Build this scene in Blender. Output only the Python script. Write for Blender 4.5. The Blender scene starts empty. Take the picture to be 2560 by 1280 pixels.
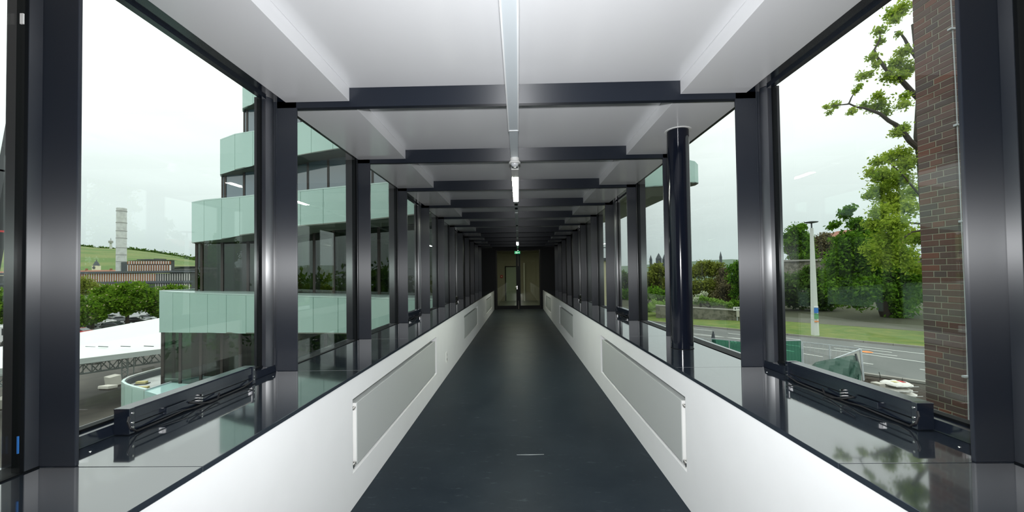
import bpy, math, random
import numpy as np
from mathutils import Vector, Matrix
random.seed(7); RNG = np.random.default_rng(11)
scene = bpy.context.scene
col = scene.collection

# ------------------------------------------------------------------ camera
F, CY, YAW, PIT, ROL = 950.0, 669.9, .01729, .01938, -.01333
CAM = Vector((.019, 0, 1.6))
_c, _s = math.cos(YAW), math.sin(YAW)
_r0 = Vector((_c, _s, 0)); _fh = Vector((-_s, _c, 0)); _zz = Vector((0, 0, 1))
FW = math.cos(PIT)*_fh + math.sin(PIT)*_zz
_u0 = -math.sin(PIT)*_fh + math.cos(PIT)*_zz
RT = math.cos(ROL)*_r0 + math.sin(ROL)*_u0
UP = -math.sin(ROL)*_r0 + math.cos(ROL)*_u0
cd = bpy.data.cameras.new('camera'); cam = bpy.data.objects.new('camera', cd); col.objects.link(cam)
cd.sensor_width = 36; cd.sensor_fit = 'HORIZONTAL'; cd.lens = 36*F/2560
cd.shift_y = (CY-640)/2560; cd.clip_start = .02; cd.clip_end = 5000
M3 = Matrix((RT, UP, -FW)).transposed()
cam.matrix_world = Matrix.Translation(CAM) @ M3.to_4x4()
scene.camera = cam

# ------------------------------------------------------------------ world: even overcast sky (brighter to the zenith all round)
w = bpy.data.worlds.new('overcast'); scene.world = w; w.use_nodes = True
nt = w.node_tree; N = nt.nodes; L = nt.links; N.clear()
tc = N.new('ShaderNodeTexCoord'); sep = N.new('ShaderNodeSeparateXYZ'); L.new(tc.outputs['Generated'], sep.inputs[0])
mx = N.new('ShaderNodeMath'); mx.operation = 'MAXIMUM'; mx.inputs[1].default_value = 0; L.new(sep.outputs['Z'], mx.inputs[0])
ma = N.new('ShaderNodeMath'); ma.operation = 'MULTIPLY_ADD'; ma.inputs[1].default_value = 2.0; ma.inputs[2].default_value = 1.0; L.new(mx.outputs[0], ma.inputs[0])
mp = N.new('ShaderNodeMapping'); mp.inputs['Scale'].default_value = (1.2, 1.2, 5.0); L.new(tc.outputs['Generated'], mp.inputs[0])
nz = N.new('ShaderNodeTexNoise'); nz.inputs['Scale'].default_value = 2.2; nz.inputs['Detail'].default_value = 5; L.new(mp.outputs[0], nz.inputs[0])
mr = N.new('ShaderNodeMapRange'); mr.inputs['From Min'].default_value = .3; mr.inputs['From Max'].default_value = .7
mr.inputs['To Min'].default_value = .95; mr.inputs['To Max'].default_value = 1.05; L.new(nz.outputs[0], mr.inputs[0])
mm = N.new('ShaderNodeMath'); mm.operation = 'MULTIPLY'; L.new(ma.outputs[0], mm.inputs[0]); L.new(mr.outputs[0], mm.inputs[1])
cr = N.new('ShaderNodeValToRGB'); cr.color_ramp.elements[0].color = (.85, .95, .96, 1); cr.color_ramp.elements[1].color = (1, 1, 1, 1); cr.color_ramp.elements[1].position = .35
L.new(mx.outputs[0], cr.inputs[0])
bg = N.new('ShaderNodeBackground'); L.new(cr.outputs[0], bg.inputs['Color'])
st = N.new('ShaderNodeMath'); st.operation = 'MULTIPLY'; st.inputs[1].default_value = .83; L.new(mm.outputs[0], st.inputs[0])
L.new(st.outputs[0], bg.inputs['Strength'])
ow = N.new('ShaderNodeOutputWorld'); L.new(bg.outputs[0], ow.inputs[0])

# the photographer's flash on the camera's hot shoe (it lights the posts and the near walls in the photograph)
fl = bpy.data.lights.new('camera_flash', 'SPOT'); fl.energy = 490; fl.spot_size = math.radians(142); fl.spot_blend = 1.0; fl.shadow_soft_size = .05; fl.color = (.97, .985, 1)
flo = bpy.data.objects.new('camera_flash', fl); flo.location = (.02, -.06, 1.76); flo.rotation_euler = (math.radians(92), 0, 0); col.objects.link(flo)

vs = scene.view_settings
vs.view_transform = 'Standard'; vs.look = 'None'; vs.gamma = 1; vs.exposure = 0.0
try: vs.use_curve_mapping = False
except Exception: pass
cy = scene.cycles
cy.max_bounces = 14; cy.diffuse_bounces = 4; cy.glossy_bounces = 5; cy.transmission_bounces = 8; cy.transparent_max_bounces = 20
cy.caustics_reflective = False; cy.caustics_refractive = False; cy.sample_clamp_indirect = 6

# pixel of the photograph (2560x1280) -> point of the place, for a known depth / height / side plane
def ray(x, y): return FW + RT*((x-1280)/F) - UP*((y-CY)/F)
def aY(x, y, Y): d = ray(x, y); return CAM + d*(Y/d.y)
def aZ(x, y, Z): d = ray(x, y); return CAM + d*((Z-CAM.z)/d.z)

# ------------------------------------------------------------------ helpers
WL = {}
def tag(o, label=None, cat=None, group=None, kind=None):
    if label: o['label'] = label
    if cat: o['category'] = cat
    if group: o['group'] = group
    if kind: o['kind'] = kind
    return o
def root(name, label, cat, loc=(0, 0, 0), group=None, kind=None, rz=0):
    o = bpy.data.objects.new(name, None); col.objects.link(o); o.empty_display_size = .1
    o.location = loc; o.rotation_euler = (0, 0, rz); WL[o.name] = Vector(loc)
    return tag(o, label, cat, group, kind)
def copy_tree(o, parent=None):
    c = o.copy(); col.objects.link(c); c.parent = parent
    WL[c.name] = WL.get(o.name, Vector((0, 0, 0))).copy()
    for ch in list(o.children): copy_tree(ch, c)
    return c
def mkobj(name, me, parent=None):
    o = bpy.data.objects.new(name, me); col.objects.link(o)
    if parent is not None: o.parent = parent
    WL[o.name] = WL.get(parent.name, Vector((0, 0, 0))).copy() if parent is not None else Vector((0, 0, 0))
    return o
class MB:
    def __init__(s): s.v = []; s.f = []
    def add(s, vs, fs):
        b = len(s.v); s.v += [tuple(p) for p in vs]; s.f += [tuple(b+i for i in f) for f in fs]; return s
    def box(s, x0, x1, y0, y1, z0, z1):
        if x0 > x1: x0, x1 = x1, x0
        return s.add([(x0,y0,z0),(x1,y0,z0),(x1,y1,z0),(x0,y1,z0),(x0,y0,z1),(x1,y0,z1),(x1,y1,z1),(x0,y1,z1)],
                     [(0,3,2,1),(4,5,6,7),(0,1,5,4),(1,2,6,5),(2,3,7,6),(3,0,4,7)])
    def bar(s, p, q, wd, h=None, up=Vector((0, 0, 1))):
        p = Vector(p); q = Vector(q); h = h or wd; d = (q-p).normalized()
        if abs(d.dot(up)) > .98: up = Vector((1, 0, 0))
        a = d.cross(up).normalized(); b = a.cross(d)
        vs = [e + a*sx*wd/2 + b*sz*h/2 for e in (p, q) for sx, sz in ((-1,-1),(1,-1),(1,1),(-1,1))]
        return s.add(vs, [(3,2,1,0),(4,5,6,7),(0,1,5,4),(1,2,6,5),(2,3,7,6),(3,0,4,7)])
    def cone(s, p, q, r0, r1, n=12, cap=True):
        p = Vector(p); q = Vector(q); d = (q-p).normalized(); up = Vector((0,0,1)) if abs(d.z) < .95 else Vector((1,0,0))
        a = d.cross(up).normalized(); b = d.cross(a)
        vs = []
        for e, r in ((p, r0), (q, r1)):
            for i in range(n):
                t = 2*math.pi*i/n; vs.append(e + a*math.cos(t)*r + b*math.sin(t)*r)
        fs = [(i, (i+1) % n, n+(i+1) % n, n+i) for i in range(n)]
        if cap: fs += [tuple(range(n-1, -1, -1)), tuple(range(n, 2*n))]
        return s.add(vs, fs)
    def tube(s, pts, r, n=8):
        pts = [Vector(p) for p in pts]; m = len(pts); rr = r if isinstance(r, (list, tuple)) else [r]*m
        vs = []; a = None
        for i, p in enumerate(pts):
            d = (pts[min(i+1, m-1)]-pts[max(i-1, 0)]).normalized()
            if a is None:
                a = d.cross(Vector((0,0,1)))
                if a.length < .05: a = d.cross(Vector((1,0,0)))
                a.normalize()
            else: a = (a - d*a.dot(d)).normalized()
            b = d.cross(a)
            for k in range(n):
                t = 2*math.pi*k/n; vs.append(p + (a*math.cos(t)+b*math.sin(t))*rr[i])
        fs = [(i*n+k, i*n+(k+1) % n, (i+1)*n+(k+1) % n, (i+1)*n+k) for i in range(m-1) for k in range(n)]
        fs += [tuple(range(n-1, -1, -1)), tuple(range((m-1)*n, m*n))]
        return s.add(vs, fs)
    def lathe(s, c, prof, n=24):
        c = Vector(c); vs = []; m = len(prof)
        for r, z in prof:
            for k in range(n):
                t = 2*math.pi*k/n; vs.append(c + Vector((r*math.cos(t), r*math.sin(t), z)))
        fs = [(i*n+k, i*n+(k+1) % n, (i+1)*n+(k+1) % n, (i+1)*n+k) for i in range(m-1) for k in range(n)]
        fs += [tuple(range(n-1, -1, -1)), tuple(range((m-1)*n, m*n))]
        return s.add(vs, fs)
    def slab(s, poly, thick):
        """closed prism from a planar-ish polygon, extruded by the vector thick"""
        t = Vector(thick); n = len(poly); P = [Vector(p) for p in poly]
        vs = P + [p+t for p in P]
        fs = [tuple(range(n-1, -1, -1)), tuple(range(n, 2*n))] + [(i, (i+1) % n, n+(i+1) % n, n+i) for i in range(n)]
        return s.add(vs, fs)
    def build(s, name, mat, parent=None, smooth=False, bevel=0, world=True, kind=None, label=None):
        me = bpy.data.meshes.new(name)
        off = WL.get(parent.name, Vector((0,0,0))) if (parent is not None and world) else Vector((0,0,0))
        me.from_pydata([(v[0]-off.x, v[1]-off.y, v[2]-off.z) for v in s.v], [], s.f)
        import bmesh
        bm = bmesh.new(); bm.from_mesh(me); bmesh.ops.recalc_face_normals(bm, faces=bm.faces); bm.to_mesh(me); bm.free()
        me.materials.append(mat)
        if smooth:
            me.polygons.foreach_set('use_smooth', [True]*len(me.polygons))
            try: me.set_sharp_from_angle(angle=math.radians(40))
            except Exception: pass
        o = mkobj(name, me, parent)
        if bevel:
            b = o.modifiers.new('Bevel', 'BEVEL'); b.width = bevel; b.segments = 2; b.limit_method = 'ANGLE'
        if kind: o['kind'] = kind
        if label: o['label'] = label
        return o
def B_(*a): return MB().box(*a)

# ------------------------------------------------------------------ materials
def mat(name, base, rough=.5, metal=0, ior=1.5, coat=0, spec=.5, noise=None, bump=None, emit=None, estr=1, alpha=None):
    m = bpy.data.materials.new(name); m.use_nodes = True; nt = m.node_tree; N = nt.nodes; L = nt.links
    p = N['Principled BSDF']; p.inputs['Base Color'].default_value = (*base, 1)
    p.inputs['Roughness'].default_value = rough; p.inputs['Metallic'].default_value = metal; p.inputs['IOR'].default_value = ior
    p.inputs['Specular IOR Level'].default_value = spec
    if coat: p.inputs['Coat Weight'].default_value = coat; p.inputs['Coat Roughness'].default_value = max(.02, rough*.5)
    tcn = None
    if noise or bump:
        tcn = N.new('ShaderNodeTexCoord')
    if noise:                      # (colour2, scale, contrast lo, hi)
        c2, sc, lo, hi = noise[:4]
        t = N.new('ShaderNodeTexNoise'); t.inputs['Scale'].default_value = sc; t.inputs['Detail'].default_value = 6
        if len(noise) > 4:
            q = N.new('ShaderNodeMapping'); q.inputs['Scale'].default_value = noise[4]; L.new(tcn.outputs['Object'], q.inputs[0]); L.new(q.outputs[0], t.inputs[0])
        else: L.new(tcn.outputs['Object'], t.inputs[0])
        r = N.new('ShaderNodeMapRange'); r.inputs['From Min'].default_value = lo; r.inputs['From Max'].default_value = hi; L.new(t.outputs[0], r.inputs[0])
        mi = N.new('ShaderNodeMix'); mi.data_type = 'RGBA'; mi.inputs[6].default_value = (*base, 1); mi.inputs[7].default_value = (*c2, 1)
        L.new(r.outputs[0], mi.inputs[0]); L.new(mi.outputs[2], p.inputs['Base Color'])
    if bump:                       # (scale, strength, distance)
        t = N.new('ShaderNodeTexNoise'); t.inputs['Scale'].default_value = bump[0]; t.inputs['Detail'].default_value = 2
        L.new(tcn.outputs['Object'], t.inputs[0])
        b = N.new('ShaderNodeBump'); b.inputs['Strength'].default_value = bump[1]; b.inputs['Distance'].default_value = bump[2]
        L.new(t.outputs[0], b.inputs['Height']); L.new(b.outputs[0], p.inputs['Normal'])
    if emit:
        p.inputs['Emission Color'].default_value = (*emit, 1); p.inputs['Emission Strength'].default_value = estr
    return m
def glass_mat(name, tint, ior=1.5, rough=0.0, gloss=1.0):
    m = bpy.data.materials.new(name); m.use_nodes = True; nt = m.node_tree; N = nt.nodes; L = nt.links; N.clear()
    o = N.new('ShaderNodeOutputMaterial'); t = N.new('ShaderNodeBsdfTransparent'); t.inputs[0].default_value = (*tint, 1)
    g = N.new('ShaderNodeBsdfGlossy'); g.inputs['Roughness'].default_value = rough; g.inputs['Color'].default_value = (gloss, gloss, gloss, 1)
    f0 = ((ior-1)/(ior+1))**2                         # Schlick reflectance, the same from both sides of the pane
    lw = N.new('ShaderNodeLayerWeight'); lw.inputs['Blend'].default_value = .5
    pw = N.new('ShaderNodeMath'); pw.operation = 'POWER'; pw.inputs[1].default_value = 5; L.new(lw.outputs['Facing'], pw.inputs[0])
    fr = N.new('ShaderNodeMath'); fr.operation = 'MULTIPLY_ADD'; fr.inputs[1].default_value = 1-f0; fr.inputs[2].default_value = f0; L.new(pw.outputs[0], fr.inputs[0])
    mi = N.new('ShaderNodeMixShader'); L.new(fr.outputs[0], mi.inputs[0]); L.new(t.outputs[0], mi.inputs[1]); L.new(g.outputs[0], mi.inputs[2]); L.new(mi.outputs[0], o.inputs[0])
    return m
def leaf_mat(name, c1, c2, tr=.35, scale=.6):
    m = bpy.data.materials.new(name); m.use_nodes = True; nt = m.node_tree; N = nt.nodes; L = nt.links; N.clear()
    o = N.new('ShaderNodeOutputMaterial'); d = N.new('ShaderNodeBsdfDiffuse'); t = N.new('ShaderNodeBsdfTranslucent')
    g = N.new('ShaderNodeNewGeometry'); mi = N.new('ShaderNodeMix'); mi.data_type = 'RGBA'
    mi.inputs[6].default_value = (*c1, 1); mi.inputs[7].default_value = (*c2, 1)
    tx = N.new('ShaderNodeTexNoise'); tx.inputs['Scale'].default_value = scale; L.new(g.outputs['Position'], tx.inputs[0])
    ad = N.new('ShaderNodeMath'); ad.operation = 'MULTIPLY_ADD'; ad.inputs[1].default_value = .6; L.new(g.outputs['Random Per Island'], ad.inputs[0])
    sb = N.new('ShaderNodeMapRange'); sb.inputs['From Min'].default_value = .35; sb.inputs['From Max'].default_value = .65; sb.inputs['To Max'].default_value = .4; L.new(tx.outputs[0], sb.inputs[0])
    L.new(sb.outputs[0], ad.inputs[2]); L.new(ad.outputs[0], mi.inputs[0])
    L.new(mi.outputs[2], d.inputs[0]); L.new(mi.outputs[2], t.inputs[0])
    ms = N.new('ShaderNodeMixShader'); ms.inputs[0].default_value = tr; L.new(d.outputs[0], ms.inputs[1]); L.new(t.outputs[0], ms.inputs[2]); L.new(ms.outputs[0], o.inputs[0])
    return m
def island_mat(name, cols, rough=.8, bump=None):
    m = mat(name, cols[0], rough, bump=bump); nt = m.node_tree; N = nt.nodes; L = nt.links
    g = N.new('ShaderNodeNewGeometry'); oi = N.new('ShaderNodeObjectInfo'); ad = N.new('ShaderNodeMath'); ad.operation = 'ADD'
    fr = N.new('ShaderNodeMath'); fr.operation = 'FRACT'
    L.new(g.outputs['Random Per Island'], ad.inputs[0]); L.new(oi.outputs['Random'], ad.inputs[1]); L.new(ad.outputs[0], fr.inputs[0])
    r = N.new('ShaderNodeValToRGB'); r.color_ramp.interpolation = 'LINEAR'
    el = r.color_ramp.elements; el[0].color = (*cols[0], 1); el[1].color = (*cols[-1], 1)
    for i, c in enumerate(cols[1:-1]): e = el.new((i+1)/(len(cols)-1)); e.color = (*c, 1)
    L.new(fr.outputs[0], r.inputs[0]); L.new(r.outputs[0], N['Principled BSDF'].inputs['Base Color'])
    return m

def drawn(m, axis):              # drawn / rolled surface: fine lines along the member spread highlights across it
    nt = m.node_tree; N = nt.nodes; L = nt.links; p = N['Principled BSDF']; p.inputs['Anisotropic'].default_value = 1.0
    g = N.new('ShaderNodeNewGeometry'); c = N.new('ShaderNodeVectorMath'); c.operation = 'CROSS_PRODUCT'; c.inputs[1].default_value = axis
    L.new(g.outputs['Normal'], c.inputs[0]); L.new(c.outputs[0], p.inputs['Tangent']); return m
STEEL = drawn(mat('painted_steel_post', (.011, .015, .024), .47, ior=1.5, spec=.9, bump=(420, .05, .0006)), (0, 0, 1))
STEELB = drawn(mat('painted_steel_beam', (.011, .015, .024), .48, ior=1.5, spec=.7, bump=(420, .05, .0006)), (1, 0, 0))
FRAMEV = drawn(mat('anthracite_stile', (.012, .016, .025), .34, ior=1.8, spec=1.0), (0, 0, 1))
FRAME = mat('anthracite_aluminium', (.010, .014, .023), .14, ior=1.6, spec=.8)
SILL = mat('glossy_sill_plate', (.020, .027, .037), .07, ior=1.75, spec=.75, coat=.8, noise=((.026, .033, .042), 3, .4, .7))
GASKET = mat('black_rubber', (.004, .005, .006), .6, spec=.15)
WHITE = mat('white_wall_paint', (.90, .905, .91), .42, noise=((.88, .885, .89), 4, .4, .7))
CEIL = mat('glossy_white_ceiling_panel', (.80, .805, .82), .16, ior=1.5, spec=.6)
RAD = mat('radiator_enamel', (.52, .54, .53), .40)
CHROME = mat('chrome', (.75, .74, .72), .2, metal=1)
PLWHITE = mat('white_plastic', (.82, .82, .80), .35)
GALV = mat('pale_grey_trunking', (.60, .65, .68), .35)
LIP = mat('trunking_lip', (.85, .87, .88), .3)
CABLE = mat('black_cable', (.02, .02, .022), .4)
GLASS = glass_mat('window_glass', (.925, .966, .945), 1.55)
DOORGLASS = glass_mat('door_glass', (.62, .66, .58), 1.5)
LAMP = mat('lit_diffuser', (1, .95, .85), .4, emit=(.95, 1, .86), estr=120)
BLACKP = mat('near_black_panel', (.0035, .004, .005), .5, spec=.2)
GREENSIGN = mat('exit_sign_green', (.01, .30, .10), .4, emit=(.02, .55, .2), estr=.6)
SIGNW = mat('exit_sign_white', (.9, .9, .9), .4, emit=(.9, 1, .95), estr=.8)
MINT = mat('mint_glass_panel', (.49, .71, .635), .10, ior=1.5, spec=.5, noise=((.52, .74, .665), .4, .4, .6))
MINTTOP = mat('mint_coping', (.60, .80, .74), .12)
OLIVE = mat('olive_soffit', (.16, .18, .14), .5)
TOWERGLASS = glass_mat('tower_window_glass', (.40, .52, .44), 1.9)
TOWERGLASS2 = glass_mat('tower_dark_glass', (.24, .36, .24), 1.75)
BROWN = mat('brown_mullion', (.045, .033, .028), .5)
BLIND = mat('grey_blind', (.24, .26, .22), .7)
DARKIN = mat('dark_interior', (.05, .055, .05), .8)
BLUEGL = mat('blue_grey_window', (.10, .16, .20), .05, ior=1.9, spec=.8)
ROOFGREY = mat('pale_roof_membrane', (.50, .52, .50), .6, noise=((.36, .38, .36), 1.2, .45, .6))
TARMAC = mat('dark_yard_ground', (.042, .038, .030), .85, noise=((.078, .070, .056), .35, .4, .65))
LOTGREY = mat('parking_asphalt', (.27, .28, .28), .9)
ROADM = mat('road_asphalt', (.115, .125, .118), .85, noise=((.15, .157, .148), .25, .4, .65))
PATHM = mat('path_paving', (.095, .095, .07), .9, noise=((.075, .085, .05), .5, .4, .6))
LINE = mat('white_road_paint', (.62, .64, .60), .8)
GRASS = mat('verge_grass', (.070, .140, .012), .95, noise=((.15, .185, .030), 1.1, .35, .65), bump=(6, .6, .1))
KERB = mat('kerb_stone', (.28, .27, .24), .9)
STONE = mat('rubble_stone', (.19, .18, .14), .9, noise=((.09, .09, .06), 2.2, .45, .58), bump=(3, .7, .06))
TENT = mat('white_tarpaulin', (.64, .68, .65), .5)
TRUSSM = mat('galvanised_truss', (.30, .34, .33), .4, metal=.3)
CONC = mat('pale_concrete', (.52, .50, .44), .9)
YELLOWB = mat('yellow_block', (.62, .55, .25), .8)
BARK = mat('bark', (.055, .042, .032), .9, bump=(9, .6, .03))
MORTAR = mat('pale_mortar', (.34, .325, .25), .95)
BRICK = island_mat('facing_brick', [(.125, .075, .063), (.155, .080, .063), (.10, .073, .070), (.205, .087, .060), (.135, .085, .072), (.112, .086, .08)], .75, bump=(60, .25, .004))
HILL = mat('vineyard_hill', (.085, .150, .032), 1, noise=((.14, .175, .050), .012, .42, .58))
FAR = mat('distant_hill', (.085, .14, .085), 1)
TERRA = mat('orange_brown_fin', (.30, .115, .045), .7)
FINW = mat('white_fin', (.66, .64, .60), .7)
FINB = mat('dark_facade', (.06, .065, .062), .4)
SLATE = mat('slate_roof', (.075, .085, .095), .7)
REDROOF = mat('red_tile_roof', (.26, .11, .07), .9)
CHIM = mat('chimney_concrete', (.62, .64, .60), .8, noise=((.50, .51, .48), .6, .4, .65))
CHIMR = mat('chimney_joint', (.36, .36, .34), .8)
CREAM = mat('cream_render', (.70, .66, .45), .8)
POSTM = mat('pale_concrete_mast', (.66, .69, .64), .8)
GNET = glass_mat('green_mesh', (.42, .72, .60), 1.2, .4, .3)
TARP = mat('green_tarpaulin', (.012, .062, .040), .6, bump=(4, .5, .05))
BAGM = mat('white_sack', (.72, .71, .66), .7, bump=(7, .7, .05))
SOIL = mat('dark_soil', (.045, .035, .025), 1, bump=(6, 1, .1))
ORANGE = mat('orange_paint', (.75, .25, .05), .7)
REDM = mat('red_paint', (.55, .04, .04), .5)
CRANEM = mat('dark_crane_boom', (.055, .058, .062), .5)
BLUEST = mat('blue_sticker', (.03, .18, .55), .5)
GREENST = mat('green_sticker', (.08, .32, .12), .5)
TYRE = mat('tyre', (.02, .02, .02), .8)
CARGL = mat('car_window', (.03, .035, .04), .05, spec=.8)
CARC = {c: mat('car_paint_'+c, v, .25, coat=.6) for c, v in dict(white=(.78,.78,.78), silver=(.5,.52,.53), black=(.02,.02,.022), red=(.45,.02,.02), grey=(.2,.21,.22)).items()}
LF_CHEST = leaf_mat('chestnut_leaf', (.050, .135, .012), (.20, .33, .030), .42)
LF_BLOSS = leaf_mat('chestnut_blossom', (.50, .45, .25), (.62, .55, .35), .2)
LF_OAK = leaf_mat('oak_leaf', (.16, .28, .025), (.46, .56, .075), .5)
LF_MAPLE = leaf_mat('maple_leaf', (.030, .10, .010), (.17, .33, .030), .28)
LF_OLIVE = leaf_mat('olive_leaf', (.13, .16, .03), (.27, .31, .06), .38)
LF_DARK = leaf_mat('dark_shrub_leaf', (.035, .085, .015), (.11, .19, .035), .35)
LF_BRIGHT = leaf_mat('bright_shrub_leaf', (.14, .28, .05), (.32, .48, .11), .4)
LF_BROWN = leaf_mat('brown_twig', (.11, .095, .05), (.20, .18, .09), .25)
LF_WHITE = leaf_mat('white_blossom', (.45, .50, .35), (.6, .63, .5), .2)
# floor: dark blue-grey linoleum with pale scuffs
def floor_mat():
    m = mat('dark_linoleum', (.030, .038, .044), .30, ior=1.5, spec=.08); nt = m.node_tree; N = nt.nodes; L = nt.links; p = N['Principled BSDF']
    t = N.new('ShaderNodeTexCoord')
    n1 = N.new('ShaderNodeTexNoise'); n1.inputs['Scale'].default_value = 1.6; n1.inputs['Detail'].default_value = 9; n1.inputs['Roughness'].default_value = .7; L.new(t.outputs['Object'], n1.inputs[0])
    mp = N.new('ShaderNodeMapping'); mp.inputs['Scale'].default_value = (5, 16, 1); mp.inputs['Rotation'].default_value = (0, 0, .35); L.new(t.outputs['Object'], mp.inputs[0])
    n2 = N.new('ShaderNodeTexNoise'); n2.inputs['Scale'].default_value = 1.3; n2.inputs['Detail'].default_value = 8; n2.inputs['Roughness'].default_value = .65; L.new(mp.outputs[0], n2.inputs[0])
    r1 = N.new('ShaderNodeMapRange'); r1.inputs['From Min'].default_value = .35; r1.inputs['From Max'].default_value = .7; L.new(n1.outputs[0], r1.inputs[0])
    r2 = N.new('ShaderNodeMapRange'); r2.inputs['From Min'].default_value = .60; r2.inputs['From Max'].default_value = .78; r2.inputs['To Max'].default_value = .6; L.new(n2.outputs[0], r2.inputs[0])
    a = N.new('ShaderNodeMix'); a.data_type = 'RGBA'; a.inputs[6].default_value = (.013, .020, .028, 1); a.inputs[7].default_value = (.023, .032, .041, 1); L.new(r1.outputs[0], a.inputs[0])
    b = N.new('ShaderNodeMix'); b.data_type = 'RGBA'; b.inputs[7].default_value = (.10, .118, .13, 1); L.new(r2.outputs[0], b.inputs[0]); L.new(a.outputs[2], b.inputs[6]); L.new(b.outputs[2], p.inputs['Base Color'])
    r3 = N.new('ShaderNodeMapRange'); r3.inputs['To Min'].default_value = .34; r3.inputs['To Max'].default_value = .52; L.new(n1.outputs[0], r3.inputs[0]); L.new(r3.outputs[0], p.inputs['Roughness'])
    return m
LINO = floor_mat()

# ------------------------------------------------------------------ corridor constants
HW, P, ZC, ZS = 1.152, .918, 3.01, 2.91
XSI, XSO, XF, XC, GO, GF = 1.221, 1.699, 1.619, 1.77, 1.825, 1.757
Y0, BAY, YB, YE = 1.38, 1.40, -2.82, 17.98
KMIN, KGB, KGL, KMAX = -3, -1, 7, 12
YK = lambda k: Y0 + BAY*k
SIDE = ((-1, 'left'), (1, 'right'))
ORD = ['first', 'second', 'third', 'fourth', 'fifth', 'sixth', 'seventh', 'eighth', 'ninth', 'tenth', 'eleventh', 'twelfth', 'thirteenth']

# floor
f = B_(-HW-.1, HW+.1, YB, YE, -.12, 0).build('floor', LINO)
tag(f, 'dark blue-grey scuffed linoleum floor of the glazed walkway', 'floor', kind='structure')
sc_ = root('trim_1', 'thin pale scuff mark lying on the dark floor near the camera', 'scuff mark', aZ(1325, 1137, .0), kind='structure')
p0, p1 = aZ(1292, 1137, 0), aZ(1360, 1136, 0)
MB().slab([p0+Vector((0,-.006,0)), p0.lerp(p1,.5)+Vector((0,-.010,0)), p1+Vector((0,-.003,0)), p1+Vector((0,.004,0)), p0.lerp(p1,.5)+Vector((0,.003,0)), p0+Vector((0,.002,0))], (0,0,.0006)).build('scuff', mat('scuff_mark', (.30,.32,.33), .6), sc_)

# parapet walls with radiator niches
NICHES = [(2.65, 5.35), (8.08, 10.72), (13.62, 16.32)]
ZN0, ZN1 = .235, .748
for sx, sd in SIDE:
    m = MB(); xo = HW+.16
    m.box(sx*HW, sx*xo, YB, YE, -.02, ZN0); m.box(sx*HW, sx*xo, YB, YE, ZN1, P-.022)
    y = YB
    for a, b in NICHES:
        m.box(sx*HW, sx*xo, y, a, ZN0, ZN1); m.box(sx*(HW+.105), sx*xo, a, b, ZN0, ZN1); y = b
    m.box(sx*HW, sx*xo, y, YE, ZN0, ZN1)
    o = m.build('wall_'+sd, WHITE); tag(o, 'low white parapet wall with radiator niches along the '+sd+' side', 'wall', kind='structure')
    # sill: one plate per bay
    t = root('trim_'+('2' if sx < 0 else '3'), 'glossy dark blue-grey sill topping the '+sd+' parapet wall', 'sill', (sx*1.5, 0, P), kind='structure')
    for k in range(KMIN, KMAX):
        a = max(YK(k), YB); b = min(YK(k+1), YE)
        B_(sx*(HW-.008), sx*(HW+.75), a+.0012, b-.0012, P-.022, P).build('sill_plate', SILL, t, bevel=.0015)
    B_(sx*(HW+.004), sx*(HW+.74), YB, YE, P-.03, P-.0225).build('sill_bearer', GASKET, t)

# ceiling
ce = root('ceiling', 'stepped glossy white panel ceiling of the walkway', 'ceiling', (0, 0, ZS), kind='structure')
B_(-1.82, 1.82, YB, YE, 3.06, 3.30).build('roof_slab', BLACKP, ce)
for k in range(KMIN, KMAX):
    a = max(YK(k)+.042, YB); b = min(YK(k+1)-.002, YE)
    B_(-XSI+.002, XSI-.002, a, b, ZC, ZC+.015).build('ceiling_panel', CEIL, ce)
    for sx, _ in SIDE:
        op = (k % 3 == 0)
        xo = XSO if op else GF-.009
        m = MB(); m.slab([(sx*XSI, a, ZS), (sx*xo, a, ZS), (sx*xo, a, ZS+.012), (sx*(XSI+.012), a, ZS+.012), (sx*(XSI+.012), a, ZC+.015), (sx*XSI, a, ZC+.015)], (0, b-a, 0))
        m.build('soffit_panel', CEIL, ce, bevel=.0015)

# steel portal beams and posts
beams_lbl = 'dark blue-grey steel beam crossing the ceiling, %s in front of the camera'
for i, k in enumerate(range(1, KMAX)):
    r = root('steel_beam', beams_lbl % ORD[i], 'beam', (0, YK(k), 2.868), 'ceiling beams of the walkway')
    B_(-XC, XC, YK(k), YK(k)+.012, 2.868, 3.055).build('web', STEELB, r, bevel=.001)
    B_(-XC, XC, YK(k)+.012, YK(k)+.042, 2.868, 2.886).build('lower_flange', STEELB, r, bevel=.001)
    B_(-XC, XC, YK(k)+.012, YK(k)+.04, 3.03, 3.055).build('upper_flange', STEELB, r)
for sx, sd in SIDE:
    back = root('trim_'+('4' if sx < 0 else '5'), 'steel posts of the %s window wall behind the viewpoint' % sd, 'posts', (sx*1.7, -2, P), kind='structure')
    for k in range(-2, KMAX):
        vis = k >= 0
        if vis:
            r = root('steel_post', 'tall flat dark steel post, %s from the camera in the %s window wall' % (ORD[k], sd), 'post', (sx*1.7, YK(k), P), 'steel posts of the window walls')
        else: r = back
        B_(sx*XF, sx*(XC+.03), YK(k), YK(k)+.014, P, 3.05).build('fin_plate', STEEL, r, bevel=.003)
        B_(sx*(XC+.006), sx*(XC+.12), YK(k)-.004, YK(k)+.05, P, 3.05).build('mullion', FRAMEV, r)
        MB().cone((sx*(XC-.001), YK(k)-.001, P), (sx*(XC-.001), YK(k)-.001, 3.0), .004, .004, 6).build('weld_seam', STEEL, r, smooth=True)

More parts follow.
